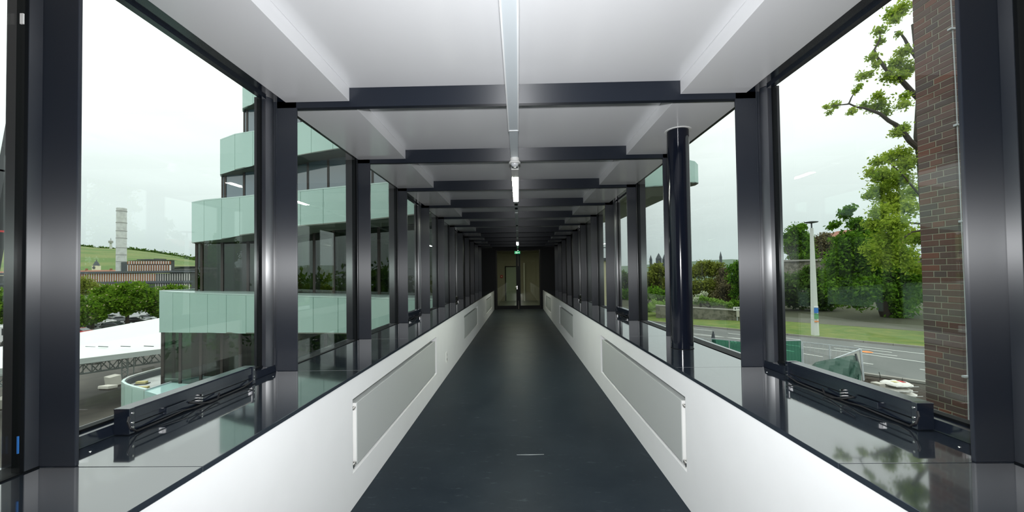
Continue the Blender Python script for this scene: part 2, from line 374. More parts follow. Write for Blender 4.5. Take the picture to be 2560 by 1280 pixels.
# glazing
wn = 0
for sx, sd in SIDE:
    for k in range(KGB, KGL):
        a, b = max(YK(k), YB), YK(k+1); op = (k % 3 == 0); wn += 1
        kind = 'framed opening window' if op else 'fixed frameless window pane'
        if k >= 0: lb = '%s, %s bay from the camera in the %s window wall' % (kind, ORD[k], sd)
        else: lb = '%s in the %s window wall, %s bay behind the viewpoint' % (kind, sd, ORD[-k-1])
        r = root('window_%d' % wn, lb, 'window', (sx*GF, (a+b)/2, P), kind='structure')
        gx = GO if op else GF
        B_(sx*gx, sx*(gx+.008), a+.02, b-.005, P+(.045 if op else .002), 2.916).build('pane', GLASS, r)
        if op:
            # bottom rail, side stiles, head
            m = MB(); m.slab([(sx*XC, a+.014, P+.001), (sx*(GO+.05), a+.014, P+.001), (sx*(GO+.05), a+.014, P+.058), (sx*(XC+.008), a+.014, P+.048)], (0, b-a-.02, 0)); m.build('bottom_rail', FRAME, r, bevel=.001)
            prof = [(XC+.022-.022*math.sin(math.pi*t/8), b-.090+.084*t/8) for t in range(9)]
            MB().slab([(sx*x_, y_, P+.05) for x_, y_ in [(GO+.05, b-.090)]+prof+[(GO+.05, b-.006)]], (0, 0, 2.914-P-.05)).build('stile', FRAMEV, r, smooth=True)
            B_(sx*XC, sx*(GO+.05), a+.052, a+.125, P+.05, 2.914).build('stile', FRAMEV, r, bevel=.002)
            B_(sx*(GO-.006), sx*(GO+.02), b-.108, b-.09, P+.05, 2.914).build('gasket', GASKET, r)
            B_(sx*(GO-.012), sx*(GO+.03), a+.1, b-.09, P+.05, P+.062).build('gasket', GASKET, r)
            B_(sx*(XSO+.004), sx*(GO+.03), a+.014, b-.004, 2.9155, 3.06).build('head_rail', FRAME, r)
            B_(sx*(XC+.02), sx*(GO-.002), a+.05, b-.08, 2.898, 2.9155).build('head_stop', FRAME, r)
        else:
            B_(sx*(GF-.007), sx*(GF+.03), a+.014, b-.004, 2.9175, 3.06).build('head_rail', GASKET, r)
            B_(sx*(GF-.008), sx*(GF+.10), a+.014, b-.002, P, P+.005).build('gasket', GASKET, r)
            if k == -1:
                B_(sx*(GF-.004), sx*(GF+.03), b-.042, b-.002, P, 2.916).build('edge_cover', FRAMEV, r); B_(sx*(GF-.001), sx*(GF+.03), b-.052, b-.042, P, 2.916).build('gasket', GASKET, r)
            else:
                B_(sx*(GF-.004), sx*(GF+.03), b-.080, b-.002, P, 2.916).build('edge_cover', GASKET, r)
                B_(sx*(GF-.008), sx*(GF-.003), b-.034, b-.026, P+.001, 2.916).build('glazing_bead', FRAMEV, r)
    # solid dark wall where the walkway runs inside the building
    m = root('trim_'+('6' if sx < 0 else '7'), 'near-black wall panels lining the %s side at the far end' % sd, 'panel', (sx*1.78, 14, P), kind='structure')
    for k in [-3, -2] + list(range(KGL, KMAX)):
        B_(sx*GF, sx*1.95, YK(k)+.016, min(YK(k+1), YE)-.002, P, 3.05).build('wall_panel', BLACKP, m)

# end behind the viewpoint: pale wall closing the walkway
o = B_(-2, 2, YB-.1, YB, -.1, 3.3).build('wall_back', mat('back_wall_grey', (.10, .10, .105), .6)); tag(o, 'plain dark grey wall closing the walkway behind the viewpoint', 'wall', kind='structure')

# ------------------------------------------------------------------ end door and lobby
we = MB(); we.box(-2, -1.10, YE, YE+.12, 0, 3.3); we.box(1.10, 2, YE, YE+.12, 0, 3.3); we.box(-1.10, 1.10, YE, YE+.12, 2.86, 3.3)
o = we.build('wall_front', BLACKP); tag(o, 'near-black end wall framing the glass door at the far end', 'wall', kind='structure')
d = root('door_1', 'tall double glass door with dark frame at the far end', 'door', (0, YE+.05, 0), kind='structure')
dm = MB(); dm.box(-1.10, -1.04, YE+.03, YE+.10, 0, 2.86); dm.box(1.04, 1.10, YE+.03, YE+.10, 0, 2.86); dm.box(-1.04, 1.04, YE+.03, YE+.10, 2.80, 2.86); dm.build('door_frame', BLACKP, d)
for s0, x0, x1 in ((-1, -1.035, -.006), (1, .006, 1.035)):
    lf = MB(); xi, xo = (x1-.095, x0+.035) if s0 < 0 else (x0+.095, x1-.035)
    lf.box(x0, x1, YE+.04, YE+.09, .005, .165); lf.box(x0, x1, YE+.04, YE+.09, 2.765, 2.795)
    lf.box(min(x1, xi) if s0 < 0 else x0, x1 if s0 < 0 else xi, YE+.04, YE+.09, .165, 2.765)
    lf.box(x0 if s0 < 0 else xo, xo if s0 < 0 else x1, YE+.04, YE+.09, .165, 2.765)
    lo = lf.build('door_leaf', BLACKP, d)
    B_(min(xi, xo), max(xi, xo), YE+.06, YE+.07, .165, 2.765).build('pane', DOORGLASS, lo)
MB().tube([(-.06, YE+.04, 1.05), (-.06, YE-.02, 1.05), (-.17, YE-.02, 1.05)], .009).build('handle', CHROME, d, smooth=True)
B_(-.075, -.045, YE+.03, YE+.04, .93, 1.10).build('handle_plate', CHROME, d)
LOB = mat('lobby_wall', (.40, .37, .30), .8); LOBF = mat('lobby_floor', (.12, .13, .12), .3)
o = B_(-3, 3, YE+.12, YE+6.2, -.12, 0).build('floor', LOBF); tag(o, 'grey lobby floor beyond the glass end door', 'floor', kind='structure')
lw = MB(); lw.box(-3, 3, YE+6, YE+6.1, 0, 3.2); lw.box(-3.1, -3, YE+.12, YE+6.1, 0, 3.2); lw.box(3, 3.1, YE+.12, YE+6.1, 0, 3.2)
o = lw.build('wall_lobby', LOB); tag(o, 'beige lobby walls seen through the glass end door', 'wall', kind='structure')
o = B_(-3, 3, YE+.12, YE+6.1, 3.0, 3.2).build('ceiling', LOB); tag(o, 'lobby ceiling seen through the glass end door', 'ceiling', kind='structure')
d2 = root('door_2', 'pale green lobby door seen through left pane of the end door', 'door', (-.42, YE+5.97, 0), kind='structure')
B_(-.78, -.05, YE+5.95, YE+6, 0, 2.12).build('door_leaf', mat('pale_green_door', (.42, .50, .42), .6), d2)
dm = MB(); dm.box(-.84, -.78, YE+5.93, YE+6, 0, 2.18); dm.box(-.05, .01, YE+5.93, YE+6, 0, 2.18); dm.box(-.78, -.05, YE+5.93, YE+6, 2.12, 2.18); dm.build('door_frame', BLACKP, d2)
r = root('fire_alarm_box', 'small red alarm box on the lobby wall behind the glass door', 'alarm box', (-1.06, YE+5.95, 1.5))
B_(-1.14, -.98, YE+5.92, YE+6, 1.44, 1.62).build('housing', REDM, r, bevel=.01); B_(-1.09, -1.03, YE+5.912, YE+5.92, 1.50, 1.56).build('push_button', PLWHITE, r)
r = root('lobby_pipe', 'white vertical pipe in the lobby behind right door pane', 'pipe', (.36, YE+5.6, 0))
MB().cone((.36, YE+5.6, 0), (.36, YE+5.6, 2.3), .045, .045, 12).build('pipe', PLWHITE, r, smooth=True); B_(.31, .41, YE+5.55, YE+5.66, 2.3, 2.36).build('pipe_cap', PLWHITE, r)
r = root('lobby_light', 'ceiling light strip in the lobby beyond the end door', 'light', (0, YE+2.6, 2.95))
B_(-.6, .6, YE+2.5, YE+2.7, 2.95, 3.0).build('housing', PLWHITE, r); B_(-.55, .55, YE+2.53, YE+2.67, 2.94, 2.95).build('diffuser', mat('lobby_lamp', (1,.95,.85), .4, emit=(1,.93,.8), estr=120), r)

# exit sign
r = root('exit_sign', 'small green emergency exit sign hanging above the end door', 'sign', (-.03, 17.72, 2.60))
B_(-.16, .10, 17.70, 17.74, 2.60, 2.725).build('sign_box', GREENSIGN, r)
m = MB(); m.box(-.125, -.108, 17.694, 17.70, 2.685, 2.702); m.bar((-.115, 17.697, 2.685), (-.12, 17.697, 2.65), .012, .006); m.bar((-.12, 17.697, 2.65), (-.095, 17.697, 2.62), .009, .006)
m.bar((-.12, 17.697, 2.65), (-.145, 17.697, 2.63), .009, .006); m.bar((-.115, 17.697, 2.68), (-.09, 17.697, 2.662), .008, .006); m.build('running_figure', SIGNW, r)
m = MB(); m.box(-.07, -.03, 17.694, 17.70, 2.615, 2.705); m.build('door_symbol', SIGNW, r)
m = MB(); m.bar((.0, 17.697, 2.662), (.05, 17.697, 2.662), .006, .016); m.slab([(.05, 17.694, 2.688), (.05, 17.694, 2.636), (.085, 17.694, 2.662)], (0, .006, 0)); m.build('arrow', SIGNW, r)
MB().cone((-.03, 17.72, 2.725), (-.03, 17.72, 3.01), .008, .008, 8).build('stem', GALV, r)

# ------------------------------------------------------------------ trunking and ceiling lights
TX0, TX1, TZ = -.051, .035, 2.83
r = root('light_trunking', 'wide pale grey trunking cover along the ceiling above the camera', 'trunking', (-.008, 1, TZ))
m = MB(); m.box(TX0, TX1, YB, 3.21, TZ, TZ+.038); m.build('cover', GALV, r, bevel=.002)
m = MB(); m.box(TX0-.001, TX0+.008, YB, 3.21, TZ-.004, TZ); m.box(TX1-.008, TX1+.001, YB, 3.21, TZ-.004, TZ); m.box(TX0, TX1, 3.20, 3.215, TZ-.005, TZ); m.build('cover_lip', LIP, r)
B_(TX0+.004, TX1-.004, 3.22, 4.36, TZ+.003, TZ+.038).build('cover', GALV, r, bevel=.002)
for y in (-1.5, -.1, 1.3, 2.7, 4.1): B_(-.02, .005, y, y+.015, TZ+.037, ZC).build('hanger', GALV, r)
r = root('light_trunking', 'narrow unlit trunking between the two lit strip lights', 'trunking', (-.008, 10, TZ))
B_(TX0+.010, TX1-.010, 6.33, 13.98, TZ+.012, TZ+.038).build('rail', GALV, r, bevel=.002)
for y in (6.55, 6.95, 7.5, 9.4, 10.5, 12.6): B_(TX0+.016, TX1-.016, y, y+.16, TZ+.004, TZ+.012).build('joint_box', GASKET if y in (6.55, 6.95, 9.4) else LIP, r)
for y in (6.9, 8.3, 9.7, 11.1, 12.5): B_(-.02, .005, y, y+.015, TZ+.037, ZC).build('hanger', GALV, r)
r = root('light_trunking', 'last short trunking length between far strip light and end door', 'trunking', (-.008, 16.5, TZ))
B_(TX0+.010, TX1-.010, 15.55, 17.6, TZ+.012, TZ+.038).build('rail', GALV, r)
for y in (15.9, 17.2): B_(-.02, .005, y, y+.015, TZ+.037, ZC).build('hanger', GALV, r)
for nm, a, b in (('long lit strip light on the trunking just past the motion sensor', 4.37, 6.31), ('lit strip light on the trunking near the far door', 13.99, 15.53)):
    r = root('strip_light', nm, 'light', (-.008, (a+b)/2, TZ), 'lit strip lights')
    B_(TX0, TX1, a, b, TZ+.006, TZ+.038).build('housing', PLWHITE, r, bevel=.002)
    e = .37 if a < 5 else .1
    B_(TX0+.001, TX1-.001, a+.02, a+e, TZ-.004, TZ+.006).build('end_cap', PLWHITE, r)
    B_(TX0+.004, TX1-.004, a+e+.005, b-.02, TZ-.006, TZ+.006).build('diffuser', LAMP, r)
    m = MB(); m.box(TX0, TX0+.003, a+e, b, TZ-.006, TZ+.006); m.box(TX1-.003, TX1, a+e, b, TZ-.006, TZ+.006); m.build('edge_strip', mat('warm_edge_strip', (.75, .58, .25), .4), r)
r = root('motion_sensor', 'round white motion sensor under the ceiling trunking', 'sensor', (-.006, 3.98, TZ))
MB().lathe((-.006, 3.98, TZ), [(.045, .004), (.047, -.03), (.060, -.04), (.060, -.052), (.046, -.058)], 28).build('housing', PLWHITE, r, smooth=True)
MB().lathe((-.006, 3.98, TZ), [(.040, -.057), (.038, -.070), (.030, -.082), (.016, -.09), (.003, -.092)], 24).build('lens', mat('sensor_lens', (.62, .64, .66), .25), r, smooth=True)

# ------------------------------------------------------------------ round column
cc = Vector((1.503, 3.505, 0)); cr_ = .094
r = root('round_column', 'round glossy dark steel column standing on the right sill', 'column', (cc.x, cc.y, P))
COLM = mat('gloss_dark_column', (.006, .008, .015), .12, ior=1.45, spec=.42)
MB().lathe((cc.x, cc.y, 0), [(cr_, P+.001), (cr_, 2.915)], 64).build('shaft', COLM, r, smooth=True)
MB().lathe((cc.x, cc.y, 0), [(cr_+.001, 2.906), (cr_+.014, 2.904), (cr_+.022, 2.907), (cr_+.022, 2.911)], 48).build('ceiling_ring', PLWHITE, r, smooth=True)
MB().lathe((cc.x, cc.y, 0), [(cr_+.003, P+.0005), (cr_+.003, P+.004)], 48).build('base_seal', GASKET, r)

# ------------------------------------------------------------------ radiators
def radiator(sx, a, b, lb):
    r = root('radiator', lb, 'radiator', (sx*(HW+.05), (a+b)/2, ZN0), 'flat panel radiators in the parapet niches')
    y0, y1, z0, z1 = a+.085, b-.055, ZN0+.022, ZN1-.048
    B_(sx*(HW+.006), sx*(HW+.012), y0, y1, z0, z1).build('front_panel', RAD, r, bevel=.003)
    B_(sx*(HW+.012), sx*(HW+.075), y0+.002, y0+.010, z0+.01, z1-.006).build('side_cover', PLWHITE, r, bevel=.002)
    B_(sx*(HW+.012), sx*(HW+.075), y1-.010, y1-.002, z0+.01, z1-.006).build('side_cover', PLWHITE, r, bevel=.002)
    m = MB(); m.box(sx*(HW+.012), sx*(HW+.075), y0+.01, y1-.01, z1-.012, z1-.006); m.build('top_grille', RAD, r)
    B_(sx*(HW+.02), sx*(HW+.07), y0+.012, y1-.012, z0+.02, z1-.014).build('convector', RAD, r)
    for zz, nm, R in ((z1-.035, 'vent_plug', .014), (z0+.012, 'valve', .019)):
        m = MB(); m.cone((sx*(HW+.025), y0+.002, zz), (sx*(HW+.025), y0-.022, zz), R*.8, R, 14); m.cone((sx*(HW+.025), y0-.022, zz), (sx*(HW+.025), y0-.034, zz), R*.5, R*.45, 10)
        if nm == 'valve': m.cone((sx*(HW+.025), y0-.028, zz), (sx*(HW+.025), y0-.028, zz-.04), .010, .010, 10)
        m.build(nm, CHROME, r, smooth=True)
    MB().cone((sx*(HW+.03), y1-.004, z1-.02), (sx*(HW+.03), y1+.045, z1-.02), .012, .012, 12).build('vent_plug', CHROME, r, smooth=True)
    B_(sx*(HW+.075), sx*(HW+.104), (a+b)/2-.6, (a+b)/2-.57, z0+.05, z1-.05).build('wall_bracket', GALV, r)
    B_(sx*(HW+.075), sx*(HW+.104), (a+b)/2+.57, (a+b)/2+.6, z0+.05, z1-.05).build('wall_bracket', GALV, r)
for sx, sd in SIDE:
    for (a, b), wh in zip(NICHES, ('nearest', 'middle', 'farthest')):
        radiator(sx, a, b, '%s white panel radiator recessed in the %s parapet wall' % (wh, sd))
for yy, zz, lb in ((6.07, .31, 'white double socket on left parapet past the nearest radiator'), (12.6, .32, 'white double socket on left parapet before the farthest radiator')):
    r = root('wall_socket', lb, 'socket', (-HW+.004, yy, zz))
    B_(-HW, -HW+.009, yy-.042, yy+.042, zz-.08, zz+.08).build('plate', PLWHITE, r, bevel=.003)
    for q in (-.036, .036): MB().cone((-HW+.0095, yy, zz+q), (-HW+.0105, yy, zz+q), .021, .021, 16).build('insert', mat('socket_insert', (.25, .25, .25), .5) if q < 0 else RAD, r)

# ------------------------------------------------------------------ window actuators
def actuator(sx, k, lb):
    yo = YK(k)-YK(0); r = root('window_actuator', lb, 'actuator', (sx*1.72, 2.05+yo, P+.002), 'window opening drives on the bottom rails')
    y0, y1 = 1.655+yo, 2.45+yo; z1 = 1.034
    m = MB(); m.slab([(sx*1.705, y0, .985), (sx*1.765, y0, .985), (sx*1.775, y0, z1), (sx*1.712, y0, z1-.002), (sx*1.705, y0, z1-.008)], (0, y1-y0, 0)); m.build('upper_profile', FRAME, r, bevel=.001)
    B_(sx*1.715, sx*1.766, y0+.012, y1-.012, P+.012, .984).build('lower_profile', FRAME, r, bevel=.002)
    B_(sx*1.7125, sx*1.715, y0+.014, y1-.014, .957, .961).build('rail_groove', GASKET, r)
    for e in (y0, y1-.02): B_(sx*1.7, sx*1.77, e-.003, e+.023, P+.004, z1+.001).build('end_bracket', FRAME, r, bevel=.002)
    B_(sx*1.695, sx*1.716, y0+.17, y0+.29, P+.03, P+.062).build('motor_box', FRAME, r, bevel=.002)
    for yy in (y0+.012, y0+.38, y1-.012):
        for zz in ((.945, .960, .975) if yy == y0+.38 else (.95, .97, 1.012)):
            MB().cone((sx*1.7155, yy, zz), (sx*1.697, yy, zz), .0055, .0045, 8).build('screw', CHROME, r, smooth=True)
    # cable: comes off the near bracket, loops and runs along the foot of the rail
    pts = [(sx*1.70, y0-.004, 1.0), (sx*1.688, y0-.02, .985), (sx*1.682, y0-.015, .955), (sx*1.69, y0+.02, .93), (sx*1.70, y0+.08, P+.008), (sx*1.69, y0+.16, P+.014), (sx*1.685, y0+.25, P+.02), (sx*1.695, y0+.33, P+.008), (sx*1.70, y0+.6, P+.007), (sx*1.70, y1-.1, P+.01), (sx*1.695, y1-.03, P+.03)]
    MB().tube(pts, .0045, 8).build('cable', CABLE, r, smooth=True)
    pts = [(sx*1.69, y0+.29, P+.05), (sx*1.675, y0+.33, P+.03), (sx*1.672, y0+.40, P+.012), (sx*1.68, y0+.46, P+.01), (sx*1.70, y0+.5, P+.03)]
    MB().tube(pts, .0045, 8).build('cable_loop', CABLE, r, smooth=True)
for sx, sd in SIDE:
    for k, wh in ((0, 'near'), (3, 'middle'), (6, 'farthest')):
        actuator(sx, k, 'dark chain drive with cables on the %s opening window, %s side' % (wh, sd))

# sill screws seen as bright dots
for sx, sd in SIDE:
    for yy, wh in ((1.50, 'near'), (2.63, 'far')):
        o = MB().lathe((sx*1.70, yy, P), [(.005, .0002), (.0045, .002), (.002, .003)], 12).build('sill_screw', CHROME, None, smooth=True)
        tag(o, 'small bright screw head on the %s sill, %s end of the framed window' % (sd, wh), 'screw', 'screw heads on the sills')
# white and blue stickers in the reveal of the nearest left post
q = aY(57, 48, 1.31); o = B_(q.x-.006, q.x+.006, 1.306, 1.31, q.z-.019, q.z+.019).build('reveal_sticker', PLWHITE)
tag(o, 'small white sticker in the window reveal of the nearest left post', 'sticker')
q = aY(46.5, 1112, 1.31); o = B_(q.x-.002, q.x+.002, 1.306, 1.31, q.z-.030, q.z+.030).build('blue_tape', BLUEST)
tag(o, 'thin strip of blue tape low beside the nearest left post', 'tape')

# ================================================================== OUTSIDE
GL, GR = -8.0, -3.5                      # ground level left and right of the bridge
def poly_plane(name, pts, thick, m, label, cat, kind='structure'):
    o = MB().slab(pts, (0, 0, -thick)).build(name, m); return tag(o, label, cat, kind=kind)
poly_plane('ground_yard', [(-400, -60, GL), (-1, -60, GL), (-1, 60, GL), (-400, 60, GL)], .5, TARMAC, 'dark bare yard ground on the left below the walkway', 'ground')
poly_plane('parking_lot', [(-600, 60, GL+.0), (200, 60, GL), (200, 420, GL), (-600, 420, GL)], .5, LOTGREY, 'grey asphalt parking lot behind the white tent', 'parking lot')
MB().slab([(-1, -60, GL), (5, -60, GR), (5, -60, GL-.5), (-1, -60, GL-.5)], (0, 120, 0)).build('embankment', GRASS)
tag(bpy.data.objects['embankment'], 'earth slope under the walkway', 'slope', kind='structure')
poly_plane('ground_site', [(4.9, -60, GR-.02), (130, -60, GR-.02), (130, 60, GR-.02), (4.9, 60, GR-.02)], .4, SOIL, 'dark bare ground beside the road', 'ground')

# road: edges measured where the kerbs show in the photograph
ka, kb = aZ(1735, 816, GR), aZ(2295, 870, GR); rd = (kb-ka).normalized(); rn = Vector((rd.y, -rd.x, 0))
if rn.x < 0: rn = -rn                              # rn points away from the walkway
near = aZ(2157, 935, GR); wroad = (ka-near).dot(rn)
def along(t, off, z=0): p = ka + rd*t + rn*off; return Vector((p.x, p.y, GR+z))
poly_plane('road', [along(-90, 0, .0), along(60, 0, .0), along(60, -wroad, .0), along(-90, -wroad, .0)], .3, ROADM, 'grey asphalt road crossing outside the right windows', 'road')
poly_plane('grass_verge', [along(-90, .15, .12), along(60, .15, .12), along(60, 9.0, .12), along(-90, 9.0, .12)], .4, GRASS, 'green grass verge along the far side of the road', 'grass')
poly_plane('footpath', [along(-90, 9.0, .13), along(60, 9.0, .13), along(60, 13.5, .13), along(-90, 13.5, .13)], .4, PATHM, 'brownish footpath behind the grass verge', 'path')
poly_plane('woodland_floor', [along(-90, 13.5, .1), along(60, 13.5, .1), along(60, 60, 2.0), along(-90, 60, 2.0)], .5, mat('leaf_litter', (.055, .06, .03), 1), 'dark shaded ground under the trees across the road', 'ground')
kr = root('kerb', 'pale kerb stones edging the road on both sides', 'kerb', along(0, 0), kind='structure')
for t in range(-40, 40):
    MB().slab([along(t*1.5, .0, .0), along(t*1.5+1.48, .0, .0), along(t*1.5+1.48, .15, .0), along(t*1.5, .15, .0)], (0, 0, .13)).build('kerb_stone', KERB, kr)
    if -24 < t: MB().slab([along(t*1.5, -wroad, .0), along(t*1.5+1.48, -wroad, .0), along(t*1.5+1.48, -wroad-.25, .0), along(t*1.5, -wroad-.25, .0)], (0, 0, .10)).build('kerb_stone', KERB, kr)
# lane lines, each segment a painted mark in the place it has in the photograph
mk = root('road_marking', 'white painted lane lines on the grey road', 'road marking', along(0, -3), kind='structure')
def line(p, q, w=.13):
    a, b = aZ(*p, GR+.006), aZ(*q, GR+.006); n_ = Vector((-(b-a).y, (b-a).x, 0)).normalized()*w/2
    MB().slab([a-n_, b-n_, b+n_, a+n_], (0, 0, .004)).build('lane_line', LINE, mk)
for p, q in (((2135, 864), (2420, 898)), ((2128, 869), (2230, 881)), ((2085, 870), (2243, 890)), ((1960, 861), (2165, 885.5)), ((2165, 885.5), (2420, 921)), ((2008, 884), (2057, 892)), ((2157, 907), (2183, 910.8)), ((1720, 832), (1960, 861)), ((1700, 833), (1860, 847.5)), ((1730, 822), (1780, 827)), ((1820, 833), (1862, 838)), ((1945, 843), (2000, 849)), ((1950, 873), (1985, 879)), ((2300, 923), (2420, 942))):
    line(p, q)
a = aZ(2166, 879.5, GR+.012); o = MB().lathe(a, [(.32, 0), (.3, .004), (.05, .006)], 14).build('road_spot', ORANGE); tag(o, 'orange paint spot on the road surface', 'paint spot')

# ------------------------------------------------------------------ foliage
def leaves(name, parent, clusters, n, size, m, flat=.8):
    C = np.array([tuple(c) for c, r in clusters]); Rr = np.array([r for c, r in clusters], float)
    pr_ = Rr**2; idx = RNG.choice(len(Rr), n, p=pr_/pr_.sum())
    d = RNG.normal(size=(n, 3)); d /= np.linalg.norm(d, axis=1, keepdims=True)
    rad = Rr[idx]*np.abs(RNG.normal(.62, .34, n))
    p = C[idx] + d*rad[:, None]*np.array([1, 1, flat])
    a = RNG.normal(size=(n, 3)); a[:, 2] -= .2; a /= np.linalg.norm(a, axis=1, keepdims=True)
    b = np.cross(a, RNG.normal(size=(n, 3))); b /= np.linalg.norm(b, axis=1, keepdims=True)
    s = size*(.6+.8*RNG.random(n))[:, None]
    v = np.stack([p-a*s*.5, p+b*s*.26, p+a*s*.5, p-b*s*.26], 1).reshape(-1, 3)
    off = WL.get(parent.name, Vector((0, 0, 0))); v -= np.array(tuple(off))
    me = bpy.data.meshes.new(name); me.vertices.add(4*n); me.vertices.foreach_set('co', v.astype(np.float32).ravel())
    me.loops.add(4*n); me.loops.foreach_set('vertex_index', np.arange(4*n, dtype=np.int32))
    me.polygons.add(n); me.polygons.foreach_set('loop_start', np.arange(0, 4*n, 4, dtype=np.int32)); me.polygons.foreach_set('loop_total', np.full(n, 4, dtype=np.int32))
    me.update(); me.validate(); me.materials.append(m)
    o = mkobj(name, me, parent); o['kind'] = 'stuff'; return o
def blob(c, rx, ry, rz, k, rs):
    out = []
    while len(out) < k:
        q = np.array([random.uniform(-1, 1) for _ in range(3)])
        if (q*q).sum() < 1: out.append((Vector((c[0]+q[0]*rx, c[1]+q[1]*ry, c[2]+q[2]*rz)), rs*random.uniform(.7, 1.25)))
    return out
def tree(name, label, cat, base, clusters, n, size, lm, trunk=None, tr=.25, group=None, blossom=0, branches=(), twigs=7):
    base = Vector(base); r = root(name, label, cat, base, group)
    top = sum((c for c, q in clusters), Vector())/len(clusters)
    m = MB()
    if trunk: m.tube(trunk, [tr*(1-.6*i/(len(trunk)-1)) for i in range(len(trunk))], 10)
    else: m.tube([base, base.lerp(top, .5)+Vector((random.uniform(-.2, .2), 0, 0)), top], [tr, tr*.8, tr*.35], 10)
    for c, q in random.sample(clusters, min(twigs, len(clusters))):
        s0 = base.lerp(top, random.uniform(.4, .8)); m.tube([s0, s0.lerp(c, .55)+Vector((0, 0, .1)), c], [tr*.4, tr*.25, tr*.1], 6)
    for pts, r0 in branches: m.tube(pts, [r0*(1-.75*i/(len(pts)-1)) for i in range(len(pts))], 8)
    m.build('trunk', BARK, r, smooth=True)
    leaves('foliage', r, clusters, n, size, lm)
    if blossom: leaves('blossoms', r, [(c+Vector((0, -q*.3, q*.15)), q) for c, q in clusters], blossom, size*.7, LF_BLOSS)
    return r

# ------------------------------------------------------------------ left: the stepped building with curved mint bands
tw = root('stepped_tower', 'stepped curved office building with mint glass bands left of walkway', 'building', (-8, 13, GL))
INS = Vector((-3, 24, 0))
RET = [(3.2, 8.0), (.9, 4.2), (.05, 2.0), (-.18, .8), (-.15, .3)]
def path(st, end):
    T = [aY(x, yt, Y) for x, yt, yb, Y in st]; Bt = [aY(xb if False else x, yb, Y) for x, yt, yb, Y in st]
    pre = [(Vector((T[0].x+dx, T[0].y+dy, T[0].z)), Vector((Bt[0].x+dx-.06, Bt[0].y+dy, Bt[0].z))) for dx, dy in RET]
    pts = pre + list(zip(T, Bt))
    e = Vector((end[0], end[1], 0)); pts.append((Vector((e.x, e.y, T[-1].z)), Vector((e.x, e.y, Bt[-1].z))))
    return pts
def inset(pts, dd, key=1, taper=True):
    out = []; n = len(pts)
    for i in range(n):
        p = pts[i][key]; a = pts[max(i-1, 0)][key]; b = pts[min(i+1, n-1)][key]; t = (b-a); t.z = 0; t.normalize()
        nn = Vector((-t.y, t.x, 0)); c = Vector((INS.x-p.x, INS.y-p.y, 0))
        if nn.dot(c) < 0: nn = -nn
        w_ = dd
        if taper: w_ = dd*min(1, max(.10, (i-4)/4))
        v_ = p + nn*w_; v_.x = min(v_.x, -1.99); out.append(v_)      # stops at the outside of the walkway
    return out
def band(nm, st, end, soff=1.0, terrace=0):
    pts = path(st, end); g = mkobj(nm, None, tw)
    for i in range(len(pts)-1):
        (t0, b0), (t1, b1) = pts[i], pts[i+1]
        u_ = (t1-t0).normalized()*.010; mid = (t0+b1)/2; nn = (t1-t0).cross(b0-t0).normalized()
        if nn.dot(Vector((INS.x-mid.x, INS.y-mid.y, 0))) < 0: nn = -nn
        MB().slab([t0+u_, t1-u_, b1-u_, b0+u_], nn*.06).build('facade_panel', MINT, g)
    bk = inset(pts, .08, 0, False); bb = inset(pts, .08, 1, False); m = MB()
    for i in range(len(pts)-1): m.slab([bk[i], bk[i+1], bb[i+1], bb[i]], (bk[i]-pts[i][0])*.5)
    m.build('backing', BROWN, g)
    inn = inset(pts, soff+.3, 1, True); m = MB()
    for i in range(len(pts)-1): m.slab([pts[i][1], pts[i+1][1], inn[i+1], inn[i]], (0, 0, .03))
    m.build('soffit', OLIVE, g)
    it = inset(pts, max(terrace, .35), 0, False); m = MB()
    for i in range(len(pts)-1): m.slab([pts[i][0]+Vector((0,0,.005)), pts[i+1][0]+Vector((0,0,.005)), it[i+1]+Vector((0,0,.005)), it[i]+Vector((0,0,.005))], (0, 0, .04))
    m.build('coping', MINTTOP, g)
    return pts
def glazing(nm, pts, dd, z0, gm, key=1, sub=1, interior=True, cols=()):
    g = mkobj(nm, None, tw); ip = inset(pts, dd, key, True)
    for i in range(len(ip)-1):
        p, q = ip[i], ip[i+1]; z1 = min(p.z, q.z)+.02
        for s_ in range(sub):
            a = p.lerp(q, s_/sub); b = p.lerp(q, (s_+1)/sub)
            u_ = (b-a); u_.z = 0
            if u_.length < .05: continue
            nn = Vector((-u_.y, u_.x, 0)).normalized()*.02
            A = Vector((a.x, a.y, z0)); Bq = Vector((b.x, b.y, z0)); h = Vector((0, 0, z1-z0))
            MB().slab([A, Bq, Bq+h, A+h], nn).build('window_pane', gm, g)
            MB().bar(A, A+h, .05, .09).build('mullion', BROWN, g)
    if interior:
        bkp = inset(pts, dd+2.6, key, False); m = MB()
        for i in range(4, len(bkp)-1):
            A, Bq = bkp[i].copy(), bkp[i+1].copy(); A.z = Bq.z = z0-.2; h = Vector((0, 0, 3.4)); m.slab([A, Bq, Bq+h, A+h], (0, .1, 0))
        m.build('interior_wall', BLIND, g)
        m = MB(); fl0 = inset(pts, dd+.03, key, True)
        for i in range(4, len(bkp)-1):
            q4 = [fl0[i].copy(), fl0[i+1].copy(), bkp[i+1].copy(), bkp[i].copy()]
            for v_ in q4: v_.z = z0-.02
            m.slab(q4, (0, 0, -.2))
        m.build('interior_floor', DARKIN, g)
        cp = inset(pts, dd+.55, key, True)
        for i in range(6, len(cp)-1, 1):
            c_ = cp[i].lerp(cp[i+1], .35); c_.x = min(c_.x, -2.3); B_(c_.x-.16, c_.x+.16, c_.y-.10, c_.y+.10, z0-.02, cp[i].z-.02).build('interior_column', BROWN, g)
    return g
